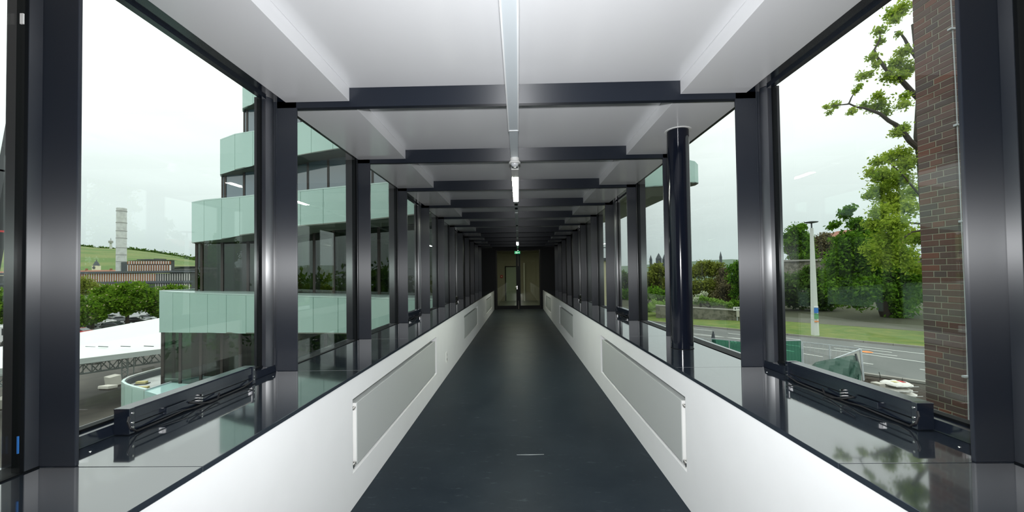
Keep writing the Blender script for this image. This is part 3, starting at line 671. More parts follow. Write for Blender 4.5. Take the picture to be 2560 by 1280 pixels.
SD = [(398, 729, 831, 13.5), (432, 732, 831.5, 13.15), (474.5, 734, 832, 12.8), (518.7, 735.5, 832, 12.45), (565.6, 737.5, 833, 12.15), (615, 739, 834, 11.85), (662, 740.5, 834.5, 11.6), (705, 741.5, 834, 11.4), (783, 743.5, 834, 10.95), (845, 745, 834.5, 10.65), (920, 747, 836, 10.25), (985, 749, 838, 9.9)]
SC = [(479, 508, 607, 13.4), (510, 502, 603, 13.1), (554, 498, 598, 12.8), (599, 494, 589, 12.45), (654, 487.6, 582, 12.05), (700, 484, 574, 11.7), (751, 479.5, 565.5, 11.3), (808, 473.5, 561, 10.95), (868, 467.5, 556, 10.55), (926, 462.6, 550, 10.2), (984, 457.4, 543.5, 9.9), (1040, 452, 537, 9.6)]
SB = [(550, 351, 437, 15.9), (587, 337, 425, 15.6), (632, 329.5, 414.5, 15.3), (672, 323, 406, 14.95), (725, 313, 393, 14.5), (778, 304, 383, 14.1), (832, 294, 374, 13.75), (890, 284, 364.5, 13.3), (950, 275, 355, 12.9)]
SA = [(606, 150, 272, 17.2), (632, 140, 260, 16.8), (672, 126, 241, 16.3), (725, 110, 222, 15.8), (790, 90, 200, 15.3), (860, 70, 178, 14.8)]
pD = band('facade_band', SD, (-1.99, 9.35), .45, 1.3)
pC = band('facade_band', SC, (-1.99, 9.3), 1.2)
pB = band('facade_band', SB, (-1.99, 11.0), .8)
pA = band('facade_band', SA, (-1.99, 12.2), .8)
glazing('glazing_strip', pD, .45, -2.6, TOWERGLASS)
glazing('glazing_strip', pC, 1.2, 1.05, TOWERGLASS2)
glazing('glazing_strip', pB, .8, 4.0, BLUEGL, interior=False)
glazing('glazing_strip', pA, .8, 7.2, BLUEGL, interior=False)
# core that carries the floors
m = MB(); m.slab([(-9.6, 16.6, GL), (-4.5, 14.2, GL), (-2.2, 13.6, GL), (-2.2, 26, GL), (-9, 26, GL)], (0, 0, 20.5)); m.build('core', DARKIN, tw)
# overhanging roof tip seen through the right windows
g = mkobj('roof_overhang', None, tw); zb, zt = 6.05, 7.25
out = [Vector((2.2, 19.8, 0)), aZ(1600, 470, zb), aZ(1657, 465, zb), aZ(1715, 458, zb)]
tip = aZ(1715, 458, zb); tipv = [tip+Vector((.45, -.02, 0)), tip+Vector((.68, .15, 0)), tip+Vector((.70, .5, 0)), tip+Vector((.45, .95, 0))]
bk = [aZ(1690, 482, zb), aZ(1657, 500, zb), aZ(1600, 526, zb), aZ(1540, 553, zb), Vector((4, 36, 0)), Vector((2.2, 36, 0))]
ring = [Vector((p.x, p.y, zb)) for p in out+tipv+bk]
MB().slab(ring, (0, 0, .05)).build('soffit', OLIVE, g)
for i in range(len(out)+len(tipv)):
    a, b = ring[i], ring[i+1]; dd = (b-a).normalized()*.006 if i < 3 else Vector((0,0,0))
    h = zt-zb if i < 3 else (zt-zb)*(1 - .10*(i-3))
    MB().slab([a+dd, b-dd, b-dd+Vector((0,0,h if i < 3 else (zt-zb)*(1-.1*(i-2)))), a+dd+Vector((0,0,h))], Vector((0, .06, 0))).build('facade_panel', MINT, g)
MB().slab([p+Vector((0, .03, .35)) for p in ring], (0, 0, .5)).build('roof_body', MINTTOP, g)
MB().slab([Vector((-2, 20.2, zb)), Vector((2.2, 20.2, zb)), Vector((2.2, 36, zb)), Vector((-2, 36, zb))], (0, 0, 1.2)).build('roof_link', MINT, g)

# lower roof terrace at the foot of the tower
ZE = -2.2
rim = [aZ(x, y, ZE) for x, y in ((470, 1004), (405, 987.5), (360, 977.5), (330, 970.5), (312, 964), (303, 957.5), (308, 951.5), (320, 945), (340, 938.5), (366, 931), (392, 924), (440, 912), (520, 898))]
lr = root('lower_roof', 'low curved roof with mint parapet at the foot of the tower', 'roof', (rim[5].x, rim[5].y, GL))
cen = sum(rim, Vector())/len(rim)
for i in range(len(rim)-1):
    a, b = rim[i], rim[i+1]; ai, bi = a.lerp(cen, .10), b.lerp(cen, .10); dd = (b-a).normalized()*.01
    if i < 7: MB().slab([a+dd, b-dd, b-dd+Vector((0, 0, -5.8)), a+dd+Vector((0, 0, -5.8))], (ai-a).normalized()*.06).build('facade_panel', MINT, lr)
    MB().slab([a, b, bi, ai], (0, 0, .06)).build('coping', MINTTOP if i < 6 else ROOFGREY, lr)
    MB().slab([ai, bi, bi+Vector((0, 0, -.3)), ai+Vector((0, 0, -.3))], (cen-ai).normalized()*.04).build('upstand', SLATE, lr)
MB().slab([Vector((p.x, p.y, ZE-.22)).lerp(Vector((cen.x, cen.y, ZE-.22)), .03) for p in rim], (0, 0, -.15)).build('roof_membrane', ROOFGREY, lr)
for x, y, lb in ((354, 959.5, 'small yellow block lying on the low curved roof, far one'), (357, 973, 'small yellow block lying on the low curved roof, near one')):
    p = aZ(x, y, ZE-.2); r = root('yellow_block', lb, 'block', p); MB().bar(p+Vector((-.17, -.02, .05)), p+Vector((.17, .04, .05)), .14, .10).build('block', YELLOWB, r, bevel=.01)
    MB().bar(p+Vector((-.2, -.01, .005)), p+Vector((.2, .07, .005)), .24, .02).build('pad', SLATE, r)
sk = root('roof_skylight', 'bright mint glazed skylight strip on the low curved roof', 'skylight', aZ(450, 975, ZE+.1))
P4 = [aZ(x, y, ZE+.12) for x, y in ((362, 977), (440, 952.5), (520, 962), (470, 1010))]
MB().slab(P4, (0, 0, -.14)).build('glazed_top', mat('skylight_glass', (.52, .80, .76), .08), sk)
MB().bar(P4[0]+Vector((0,0,.02)), P4[1]+Vector((0,0,.02)), .05, .04).build('frame', GALV, sk); MB().bar(P4[1]+Vector((0,0,.02)), P4[2]+Vector((0,0,.02)), .05, .04).build('frame', FINB, sk)

# ------------------------------------------------------------------ white tent and trusses
tn = root('white_tent', 'large white tarpaulin roof over the yard behind the left windows', 'tent', aZ(300, 880, -4.0))
e0, e1 = aZ(-140, 938, -4.0), aZ(520, 858, -4.0); f0, f1 = aZ(-140, 893, -3.2), aZ(520, 773, -2.6)
NS = 8
for i in range(NS):
    a, b = e0.lerp(e1, i/NS), e0.lerp(e1, (i+1)/NS); c_, d_ = f0.lerp(f1, (i+1)/NS), f0.lerp(f1, i/NS)
    MB().slab([a, b, c_, d_], (0, 0, -.05)).build('tarpaulin_panel', TENT, tn)
MB().slab([e0+Vector((0,0,-.06)), e1+Vector((0,0,-.06)), e1+Vector((0,-.02,-.40)), e0+Vector((0,-.02,-.40))], (0, .05, 0)).build('edge_fascia', mat('tent_edge_grey', (.42, .47, .45), .6), tn)
for x, y in ((214, 866.5), (246, 866), (302, 865.5), (360, 865)):
    p = aY(x, y, 29.8); q = aY(x+24, y+1, 29.9); MB().bar(p, q, .05, .05).build('strap', SLATE, tn)
m = MB()
for t in (.12, .96): q = e0.lerp(e1, t)+Vector((0, 1.0, -.3)); m.cone((q.x, q.y, q.z), (q.x, q.y, GL), .06, .06, 8)
m.build('support_pole', TRUSSM, tn)
def truss(p, q, h, label, nb=22):
    r = root('steel_truss', label, 'truss', (p+q)/2, 'steel trusses under the white tent'); p, q = Vector(p), Vector(q); dn = Vector((0, .45, 0)); up = Vector((0, 0, h))
    for a in (Vector(), up, dn, dn+up): MB().bar(p+a, q+a, .10).build('chord', TRUSSM, r)
    m = MB()
    for i in range(nb):
        a, b = p.lerp(q, i/nb), p.lerp(q, (i+1)/nb)
        for o_ in (Vector(), dn): m.bar(a+o_+(up if i % 2 else Vector()), b+o_+(Vector() if i % 2 else up), .06)
        m.bar(a, a+up, .05); m.bar(a, a+dn, .04)
    m.build('lattice', TRUSSM, r)
    return r
truss(aY(-120, 985, 27), aY(400, 905, 32), .78, 'long grey lattice truss spanning below the tent edge')
truss(aY(250, 901, 34), aY(420, 880, 37), .45, 'short dark lattice truss tucked up under the tent')
r = root('truss_support', 'grey lattice tower standing under the long truss', 'support', aZ(308, 948, GL+2.2))
p = aY(312, 938, 29.6)
for dx in (-.25, .25):
    for dy in (0, .45): MB().bar((p.x+dx, p.y+dy, GL), (p.x+dx, p.y+dy, p.z+1.7), .05).build('leg', TRUSSM, r)
m = MB()
for i in range(7):
    z = p.z-1.0+i*.36; m.bar((p.x-.25, p.y, z), (p.x+.25, p.y, z+.36), .03); m.bar((p.x+.25, p.y, z), (p.x-.25, p.y, z+.36), .03)
m.build('bracing', TRUSSM, r)
for x0, y0, x1, y1, hh, Yd, lb in ((268, 955, 297, 947, .9, 27.5, 'pale concrete ballast block left of the truss support'), (330, 942, 356, 936, .5, 30.6, 'long pale concrete beam on the ground behind the low roof rim'), (355, 929, 388, 921, .4, 32, 'flat pale timber stack beside the tower base'), (257, 969, 282, 965, .25, 25.5, 'flat pale slab in front of the ballast block'), (227, 905.5, 242, 904.5, .35, 36, 'small pale block under the tent'), (2, 1012, 24, 1000, .9, 27, 'pale concrete block seen left of the nearest post')):
    a, b = aY(x0, y0, Yd), aY(x1, y1, Yd+.6); r = root('concrete_block', lb, 'block', (a+b)/2, 'ballast blocks in the yard'); MB().bar(a, b, .8, hh*.8).build('block', CONC, r, bevel=.03)
    MB().bar(a.lerp(b, .1)+Vector((0,0,-hh*.4-.05)), a.lerp(b, .9)+Vector((0,0,-hh*.4-.05)), .9, .1).build('timber_pad', SOIL, r)
# ------------------------------------------------------------------ crane boom
cb = root('mobile_crane', 'dark crane boom with red edge rising left of the nearest post', 'crane', aY(-80, 880, 40))
p, q = aY(-30, 700, 40), aY(62, 190, 40)
MB().bar(p, q, 1.0, .9).build('boom_section', CRANEM, cb); MB().bar(p.lerp(q, .35), q+(q-p)*.5, .72, .66).build('boom_section', CRANEM, cb)
MB().bar(p+Vector((-.52, -.3, 0)), q+Vector((-.48, -.3, 0)), .1).build('red_edge', REDM, cb)
c_ = aY(20, 428, 39.6); MB().bar(c_+Vector((-.75, 0, .1)), c_+Vector((.6, 0, -.15)), .2).build('red_collar', REDM, cb)
c_ = aY(-2, 578, 39.6); MB().bar(c_+Vector((-.5, 0, .03)), c_+Vector((.55, 0, -.03)), .2).build('red_collar', REDM, cb)
MB().bar((p.x-2, p.y, GL+2.5), p, 1.1, 1.1).build('turret', CRANEM, cb); B_(p.x-6, p.x+1, p.y-1.3, p.y+1.3, GL+.9, GL+2.5).build('carrier', CRANEM, cb)
m = MB()
for k in range(4): m.cone((p.x-5.2+k*1.7, p.y-1.4, GL+.6), (p.x-5.2+k*1.7, p.y-.9, GL+.6), .6, .6, 16)
m.build('wheels', TYRE, cb)
# truck cab
tp = aZ(12, 868, GL); tr_ = root('truck', 'white truck cab standing beyond the tent left of the nearest post', 'truck', tp)
MB().slab([tp+Vector(v) for v in ((-2.2, 0, .7), (1.0, 0, .7), (1.15, 0, 1.6), (.75, 0, 3.0), (-2.2, 0, 3.1))], (0, 2.2, 0)).build('cab', CARC['white'], tr_, bevel=.05)
MB().slab([tp+Vector(v) for v in ((-.5, -.02, 1.75), (.85, -.02, 1.75), (.6, -.02, 2.75), (-.5, -.02, 2.75))], (0, .03, 0)).build('side_window', CARGL, tr_)
MB().slab([tp+Vector(v) for v in ((1.16, .15, 1.65), (1.16, 2.05, 1.65), (.80, 2.05, 2.8), (.80, .15, 2.8))], (.04, 0, 0)).build('windscreen', CARGL, tr_)
B_(tp.x+.95, tp.x+1.3, tp.y-.3, tp.y-.1, tp.z+1.7, tp.z+2.4).build('mirror', CRANEM, tr_); B_(tp.x-8, tp.x-2.2, tp.y, tp.y+2.3, GL+.9, GL+1.3).build('load_bed', CARC['grey'], tr_)
m = MB()
for dx in (0, -5): m.cone((tp.x+dx, tp.y-.05, GL+.5), (tp.x+dx, tp.y+.3, GL+.5), .5, .5, 16)
m.build('wheels', TYRE, tr_)
# ------------------------------------------------------------------ parked cars
def car(px, py, colr, label, rz=0.0, s=1.0):
    p = aZ(px, py, GL); r = root('parked_car', label, 'car', p, 'cars parked under the chestnut trees', rz=rz)
    mb = MB(); prof = [(-2.1, .35), (-2.15, .75), (-1.7, .92), (-.9, .95), (.9, .97), (1.6, .85), (2.1, .72), (2.15, .35)]
    mb.slab([(x, -.85, z) for x, z in prof], (0, 1.7, 0)); mb.build('body', CARC[colr], r, bevel=.06, world=False)
    mb = MB(); cab = [(-1.75, .93), (-1.15, 1.36), (.15, 1.40), (1.05, .96)]
    mb.slab([(x, -.72, z) for x, z in cab], (0, 1.44, 0)); mb.build('windows', CARGL, r, bevel=.04, world=False)
    MB().slab([(-1.12, -.66, 1.37), (.12, -.66, 1.405), (.12, .66, 1.405), (-1.12, .66, 1.37)], (0, 0, .04)).build('roof', CARC[colr], r, world=False)
    for x in (-1.35, 1.35):
        for y in (-.86, .70): MB().cone((x, y, .32), (x, y+.16, .32), .32, .32, 14).build('wheel', TYRE, r, world=False)
for a in ((210, 820, 'grey', 'grey car under the leftmost chestnut tree', .25), (240, 815.5, 'white', 'white car right of the left chestnut trunk', .5), (255, 811, 'white', 'second white car further back in the slanting row', .6), (266, 806, 'black', 'black car in the slanting row of parked cars', .65), (277, 801, 'silver', 'silver car at the far end of the slanting row', .7), (166, 818, 'black', 'black car half hidden behind the nearest left post', .3), (287, 822, 'black', 'dark rounded car just above the tent edge', .1), (309, 806, 'grey', 'grey car left of the large chestnut trunk', .3), (345, 808, 'black', 'black car right of the large chestnut trunk', .2), (370, 802, 'silver', 'silver car near the mint tower edge', .1), (203, 840, 'red', 'red car low at the tent edge under the left tree', .1), (385, 798, 'black', 'black car touching the outline of the mint tower', .1)):
    car(*a)
# ------------------------------------------------------------------ chestnut trees
for i, (px, py, cx_, cy_, rx, rz, Y, lb, n) in enumerate((
        (198, 836, 186, 772, 50, 45, 72, 'chestnut tree cut off by the nearest left post', 9000),
        (230, 826, 232, 768, 36, 46, 75, 'left chestnut tree with thin dark trunk and pale blossoms', 9000),
        (318, 813, 322, 749, 62, 50, 80, 'large round chestnut tree with pale blossoms behind the tent', 15000),
        (398, 808, 396, 758, 42, 42, 84, 'chestnut tree partly hidden by the mint tower', 9000),
        (440, 800, 432, 738, 40, 30, 96, 'farther chestnut tree between long building and tower', 7000),
        (262, 800, 265, 735, 34, 22, 105, 'bright chestnut tree in the gap behind the two front trees', 6000),
        (18, 850, 15, 768, 45, 52, 74, 'chestnut tree seen left of the nearest post', 8000))):
    c = aY(cx_, cy_, Y); s = Y/950; base = aZ(px, py, GL) if False else Vector((aY(px, cy_, Y).x, Y, GL))
    tree('chestnut_tree', lb, 'tree', base, blob(c, rx*s*.78, rx*s*.6, rz*s*.80, 42, rx*s*.30), n, .62, LF_CHEST, tr=.35, group='chestnut trees in the parking lot', blossom=int(n*.028))
c = aY(205, 718, 118); tree('olive_shrub', 'olive brown tree in front of the slatted building', 'tree', (c.x, c.y, GL), blob(c, 5, 3, 2.4, 20, 1.8), 3500, .6, LF_OLIVE, tr=.25)
# trees left of and behind the viewpoint, mirrored in the tower's windows
for x, y, h, lb in ((-20, -7, 9, 'leafy tree mirrored in the tower windows, nearest the walkway'), (-31, 0, 11, 'leafy tree mirrored in the tower windows, middle one'), (-42, 6, 10, 'leafy tree mirrored in the tower windows, farthest left')):
    tree('yard_tree', lb, 'tree', (x, y, GL), blob((x, y, GL+h*.62), 5, 5, h*.36, 30, 2.0), 6000, .6, LF_MAPLE, tr=.3, group='trees mirrored in the tower')
# ------------------------------------------------------------------ long slatted building, chimney, hill
YL = 150.0
lb_ = root('slatted_building', 'long low building with orange and white vertical slats', 'building', aY(330, 690, YL))
def face(x0, x1, y0, y1, Y, dep, nm, m, par): a, b = aY(x0, y1, Y), aY(x1, y0, Y); return B_(a.x, b.x, Y, Y+dep, a.z, b.z).build(nm, m, par)
face(-60, 478, 683, 752, YL, 12, 'wall', FINB, lb_); face(320, 428, 651, 683, YL+4, 1.5, 'upper_wall', FINB, lb_)
face(-60, 478, 680.5, 683, YL-1, 13, 'roof_edge', SLATE, lb_); face(319, 429, 649.5, 651.5, YL+3.2, 2.5, 'upper_roof_edge', SLATE, lb_)
face(-60, 478, 706.5, 708.5, YL-.9, 1, 'floor_edge', SLATE, lb_)
face(326, 428, 661, 662.2, YL+3, .5, 'upper_floor_edge', SLATE, lb_)
ma_, mb_, mc_ = MB(), MB(), MB()
def slats(x0, x1, y0, y1, Y, step, even):
    x = x0; i = 0
    while x < x1:
        w1 = step*.37; a, b = aY(x, y1, Y), aY(x+w1, y0, Y); (ma_ if i % 2 == even else mb_).box(a.x, b.x, Y-.45, Y, a.z, b.z); x += step*.55; i += 1
slats(186, 388, 684, 706.5, YL, 5.4, 0); slats(186, 330, 708.5, 724, YL, 5.4, 1); slats(321, 428, 653, 660.5, YL+3.4, 5.6, 0); slats(321, 428, 662.5, 682, YL+3.4, 5.6, 1)
x = 390
while x < 476:
    a, b = aY(x, 706, YL), aY(x+1.2, 684, YL); mc_.box(a.x, b.x, YL-.3, YL, a.z, b.z); a, b = aY(x, 728, YL), aY(x+1.2, 709, YL); mc_.box(a.x, b.x, YL-.3, YL, a.z, b.z); x += 6
ma_.build('orange_slats', TERRA, lb_, kind='stuff'); mb_.build('white_slats', FINW, lb_, kind='stuff'); mc_.build('pale_slats', FINW, lb_, kind='stuff')
face(342, 372, 647.5, 650, YL+6, 4, 'roof_plant', SLATE, lb_); face(384, 394, 646.5, 650, YL+6, 4, 'roof_plant', FINB, lb_)
hb = root('dark_flat_building', 'dark flat-roofed building behind the slatted one', 'building', aY(450, 680, 175)); face(424, 500, 668, 745, 172, 10, 'wall', FINB, hb); face(422, 500, 665.5, 668, 171, 12, 'roof_edge', SLATE, hb)
face(424, 500, 673, 674.5, 171.5, .6, 'sill_band', FINW, hb)
cm = root('chimney', 'tall pale concrete chimney rising behind the slatted building', 'chimney', aY(303, 690, 165))
cpt = aY(303, 684, 165); ctop = aY(303, 523, 165); rr_ = 10*165/950
MB().lathe((cpt.x, 165, 0), [(rr_*1.04, GL), (rr_*.96, ctop.z)], 32).build('shaft', CHIM, cm, smooth=True)
for y in (528, 557, 577.5, 595.5, 619.5, 637, 654): q = aY(303, y, 165); MB().lathe((cpt.x, 165, q.z), [(rr_*1.045, -.12), (rr_*1.045, .12)], 32).build('joint_ring', CHIMR, cm)
MB().lathe((cpt.x, 165, ctop.z), [(rr_*.99, -.1), (rr_*.97, .45), (rr_*.8, .5)], 32).build('cap', CHIM, cm)
q = aY(315, 668, 165); B_(q.x-.6, q.x+1.2, 163.5, 167, q.z-3, q.z+2.2).build('duct', SLATE, cm)
# small clock tower and low roofs
ct = root('small_church_tower', 'small cream clock tower with dark cap on the hillside', 'tower', aY(235, 680, 300)); q0, q1 = aY(229.5, 678, 300), aY(240.5, 664, 300)
B_(q0.x, q1.x, 300, 303.5, GL, q1.z).build('shaft', CREAM, ct); mx_ = (q0.x+q1.x)/2; MB().cone((mx_, 301.7, q1.z), (mx_, 301.7, q1.z+3.2), 2.2, .9, 8).build('roof', SLATE, ct); MB().cone((mx_, 301.7, q1.z+3.2), (mx_, 301.7, q1.z+5.2), .5, .05, 8).build('spire', SLATE, ct)
MB().cone((mx_, 299.9, (q0.z+q1.z)/2+.6), (mx_, 299.7, (q0.z+q1.z)/2+.6), 1.1, 1.1, 16).build('clock_face', SLATE, ct)
rb = root('red_roofed_row', 'row of low brown-red roofs behind the slatted building', 'building', aY(250, 682, 260)); a, b = aY(-40, 684, 260), aY(294, 675, 260)
MB().slab([(a.x, 258, a.z), (a.x, 262, b.z+.2), (a.x, 266, a.z)], (b.x-a.x, 0, 0)).build('roof', REDROOF, rb); B_(a.x, b.x, 259, 265, a.z-6, a.z).build('wall', CREAM, rb)
for x in (206, 268, 350): q = aY(x, 674, 259); B_(q.x-.5, q.x+.5, 261, 262, q.z-2, q.z+.8).build('chimney_stack', REDROOF, rb)
def hill(name, ridge, Y0_, Y1_, m, label, foot=-14):
    vs, fs = [], []; n = len(ridge)
    for x, y in ridge:
        t = aY(x, y, Y1_); f_ = aY(x, y, Y0_); k = 9
        for j in range(k):
            u_ = j/(k-1); yy = Y0_+(Y1_-Y0_)*u_; zz = foot+(t.z-foot)*(u_**.85); vs.append((f_.x+(t.x-f_.x)*u_, yy, zz))
        vs.append((t.x*1.2, Y1_*1.2, foot))
    k = 10
    for i in range(n-1):
        for j in range(k-1): fs.append((i*k+j, (i+1)*k+j, (i+1)*k+j+1, i*k+j+1))
    o = MB().add(vs, fs).build(name, m, smooth=True); return tag(o, label, 'hill', kind='structure')
hill('vineyard_hill', [(-500, 560), (-200, 566), (0, 577), (40, 588), (120, 603), (190, 612.5), (240, 618), (277, 620), (320, 622), (380, 629), (430, 637), (470, 644), (540, 655), (640, 668), (800, 680)], 330, 900, HILL, 'green vineyard hill behind the chimney')
rt = root('ridge_woodland', 'dark trees along the ridge of the vineyard hill', 'trees', aY(400, 640, 880)); rt['kind'] = 'stuff'
cl = []
for x in np.arange(318, 500, 4):
    yr = np.interp(x, [190, 240, 277, 320, 380, 430, 470, 540], [612.5, 618, 620, 622, 629, 637, 644, 655]); cl.append((aY(x, yr+2+random.uniform(-1, 3), 880), 7.5))
for x in np.arange(192, 318, 7): cl.append((aY(x, np.interp(x, [190, 240, 277, 320], [612.5, 618, 620, 622])+1.5, 880), random.uniform(2.5, 6)))
for x in np.arange(420, 500, 4):
    for yy in (648, 654): cl.append((aY(x, yy+(x-420)*.08, 820), 6.5))
leaves('foliage', rt, cl, 9000, 4.5, LF_DARK)
tv = root('hilltop_mast', 'slim lookout mast on the hill ridge left of the chimney', 'tower', aY(277, 622, 870)); q0, q1 = aY(277, 624, 870), aY(277, 599, 870)
MB().cone(q0, q1, 2.6, 1.5, 10).build('shaft', CHIM, tv); MB().cone(q1+Vector((0,0,-8)), q1+Vector((0,0,-3)), 4.2, 4.2, 12).build('gallery', CHIMR, tv); MB().cone(q1, q1+Vector((0,0,4)), .6, .2, 6).build('antenna', SLATE, tv)

# ------------------------------------------------------------------ right: brick pier of individual bricks
px0 = aZ(2384.5, 1000, 0).x*0 + 5.63; PY = 4.93; CO = .0833; U3 = .158; DEP = U3*3; PW = 3.4
bp = root('brick_pier', 'red-brown brick pier with pale mortar outside the nearest right window', 'wall', (px0+.3, PY+.2, GR))
ZB0, NCO = GR, 156
B_(px0+.010, px0+PW, PY+.010, PY+DEP-.010, GR, GR+NCO*CO).build('mortar_core', MORTAR, bp)
meshes = {}
def brick_mesh(lx, ly):
    if (lx, ly) not in meshes:
        import bmesh
        bm = bmesh.new(); bmesh.ops.create_cube(bm, size=1); bmesh.ops.scale(bm, vec=(lx, ly, CO-.011), verts=bm.verts)
        bmesh.ops.bevel(bm, geom=list(bm.edges), offset=.003, segments=1, affect='EDGES'); me = bpy.data.meshes.new('brick'); bm.to_mesh(me); bm.free(); me.materials.append(BRICK); meshes[(lx, ly)] = me
    return meshes[(lx, ly)]
rest = MB(); nb_ = 0
for c in range(NCO):
    z = GR + (c+.5)*CO; alt = c % 2; g = .006
    row = []
    if alt == 0:   # side face: three units; front: long corner brick
        row.append((px0, px0+.245, PY, PY+U3))
        row += [(px0, px0+.12, PY+U3, PY+2*U3), (px0, px0+.245, PY+2*U3, PY+3*U3)]
        xs = px0+.245
    else:
        row.append((px0, px0+.158, PY, PY+1.5*U3)); row.append((px0, px0+.158, PY+1.5*U3, PY+3*U3)); xs = px0+.158
    vis = -1.35 < z < 5.05
    for (a, b, c0, d0) in row:
        if vis and nb_ < 298:
            o = bpy.data.objects.new('brick', brick_mesh(round(b-a-2*g, 4), round(d0-c0-2*g, 4))); col.objects.link(o); o.parent = bp
            o.location = Vector(((a+b)/2+random.uniform(-.0015, .0015), (c0+d0)/2, z)) - WL[bp.name]; nb_ += 1
        else: rest.box(a+g, b-g, c0+g, d0-g, z-CO/2+.0055, z+CO/2-.0055)
    x = xs
    while x < px0+PW:
        L_ = .25; rest.box(x+g, min(x+L_, px0+PW)-g, PY+.001, PY+.12, z-CO/2+.0055, z+CO/2-.0055); x += L_
rest.build('brick_field', BRICK, bp, kind='stuff')
# cable and clips on the outside of the window
cx0 = root('lightning_cable', 'thin pale cable with clips running down the brick pier', 'cable', (px0+.3, PY-.03, GR))
pts = [aY(2376, -20, PY-.03), aY(2389, 210, PY-.03), aY(2404, 560, PY-.03), aY(2415, 800, PY-.03), aY(2419, 950, PY-.03), aY(2422, 1060, PY-.03)]
MB().tube(pts+[Vector((pts[-1].x, pts[-1].y, GR))], .006, 8).build('cable', GALV, cx0, smooth=True)
for x, y in ((2381, 72), (2396, 312), (2409, 553), (2417, 942)): q = aY(x, y, PY-.03); B_(q.x-.035, q.x+.03, PY-.045, PY+.0, q.z-.014, q.z+.014).build('clip', GALV, cx0, bevel=.004)

# the brick building the walkway starts from (behind the viewpoint)
hb0 = root('brick_building', 'brick building behind the viewpoint where the walkway starts', 'building', (0, -3, GR))
for x0, x1 in ((-10, -2.01), (2.01, 10)): B_(x0, x1, -4.2, -1.6, GL, 11).build('facade', mat('plain_brickwork', (.14, .085, .07), .85, noise=((.19, .11, .09), 9, .4, .6)), hb0)
B_(-2.0, 2.0, -4.2, -3.0, GL, 11).build('facade', BROWN, hb0); B_(-10, 10, -4.25, -1.5, 11, 11.4).build('roof_edge', SLATE, hb0)
# ------------------------------------------------------------------ right: lamp mast
lp = aZ(2038, 838, GR+.12); lm_ = root('lamp_mast', 'tall pale tapered concrete lamp post with stickers on the grass verge', 'lamp post', lp)
hz = aY(2026.5, 556, lp.y).z-lp.z; tx_ = aY(2026.5, 556, lp.y).x-lp.x
MB().tube([lp, lp+Vector((-.02, 0, hz*.5)), lp+Vector((-.04, 0, hz-.45))], [.26, .19, .11], 8).build('mast', POSTM, lm_)
MB().cone(lp+Vector((-.04, 0, hz-.45)), lp+Vector((-.04, 0, hz-.05)), .05, .05, 8).build('spigot', SLATE, lm_)
MB().lathe(lp+Vector((-.06, 0, hz-.08)), [(.08, 0), (.42, .06), (.46, .11), (.15, .16)], 20).build('lamp_head', SLATE, lm_)
for z in (1.2, 2.3, 3.4, 4.4, 5.4): MB().lathe(lp+Vector((-.01, 0, z)), [(.262-.018*z, -.012), (.262-.018*z, .012)], 8).build('joint_ring', CHIMR, lm_)
for z0, z1, m in ((1.75, 2.15, BLUEST), (1.30, 1.70, GREENST), (1.05, 1.15, ORANGE), (2.2, 2.28, LIP)): MB().slab([lp+Vector(v) for v in ((-.22, -.24, z0), (.05, -.30, z0), (.05, -.29, z1), (-.21, -.23, z1))], (.01, -.015, 0)).build('sticker', m, lm_)
for x, lb in ((1508, 'thin lamp post with wide head seen through the far right window'),):
    q = aZ(x, 760, GR); t_ = aY(x, 620, q.y); r = root('street_lamp', lb, 'lamp post', q); MB().cone(q, t_, .11, .06, 8).build('mast', SLATE, r); B_(t_.x-.6, t_.x+.6, t_.y-.1, t_.y+.1, t_.z, t_.z+.12).build('lamp_head', SLATE, r)

# ------------------------------------------------------------------ right: trees
def C(px_, Y): return [(aY(x, y, Y+random.uniform(-1.5, 1.5)), r*Y/950*1.05) for x, y, r in px_]
YO = 30.0
oak = C([(2235, 32, 20), (2256, 20, 18), (2238, 50, 12), (2247, 85, 8), (2198, 78, 13), (2200, 104, 11), (2182, 142, 12), (2190, 160, 10), (2240, 160, 22), (2258, 130, 16), (2222, 190, 18), (2250, 192, 18), (2270, 170, 20), (2155, 192, 13), (2172, 185, 10), (2148, 215, 8), (2140, 228, 7), (2200, 262, 19), (2195, 240, 12), (2215, 280, 13), (2180, 272, 12), (2258, 262, 15), (2262, 240, 12), (2130, 278, 10), (2088, 262, 12), (2066, 268, 7), (2075, 280, 7), (2160, 262, 10), (2245, 330, 16), (2262, 318, 12)], YO) + \
    C([(2250, 385, 24), (2222, 395, 18), (2265, 410, 24), (2195, 405, 16), (2180, 430, 17), (2210, 440, 26), (2245, 450, 30), (2200, 475, 24), (2172, 490, 14), (2230, 500, 32), (2262, 520, 26), (2200, 530, 24), (2180, 560, 18), (2235, 560, 30), (2265, 590, 28), (2215, 600, 30), (2250, 640, 30), (2210, 650, 26), (2175, 625, 20), (2280, 480, 20), (2290, 600, 20), (2280, 670, 20)], YO+.6)
bo = aZ(2296, 800, GR); bo = Vector((aY(2326, 700, YO).x, YO, GR))
Yp = lambda L_: [aY(x, y, YO) for x, y in L_]
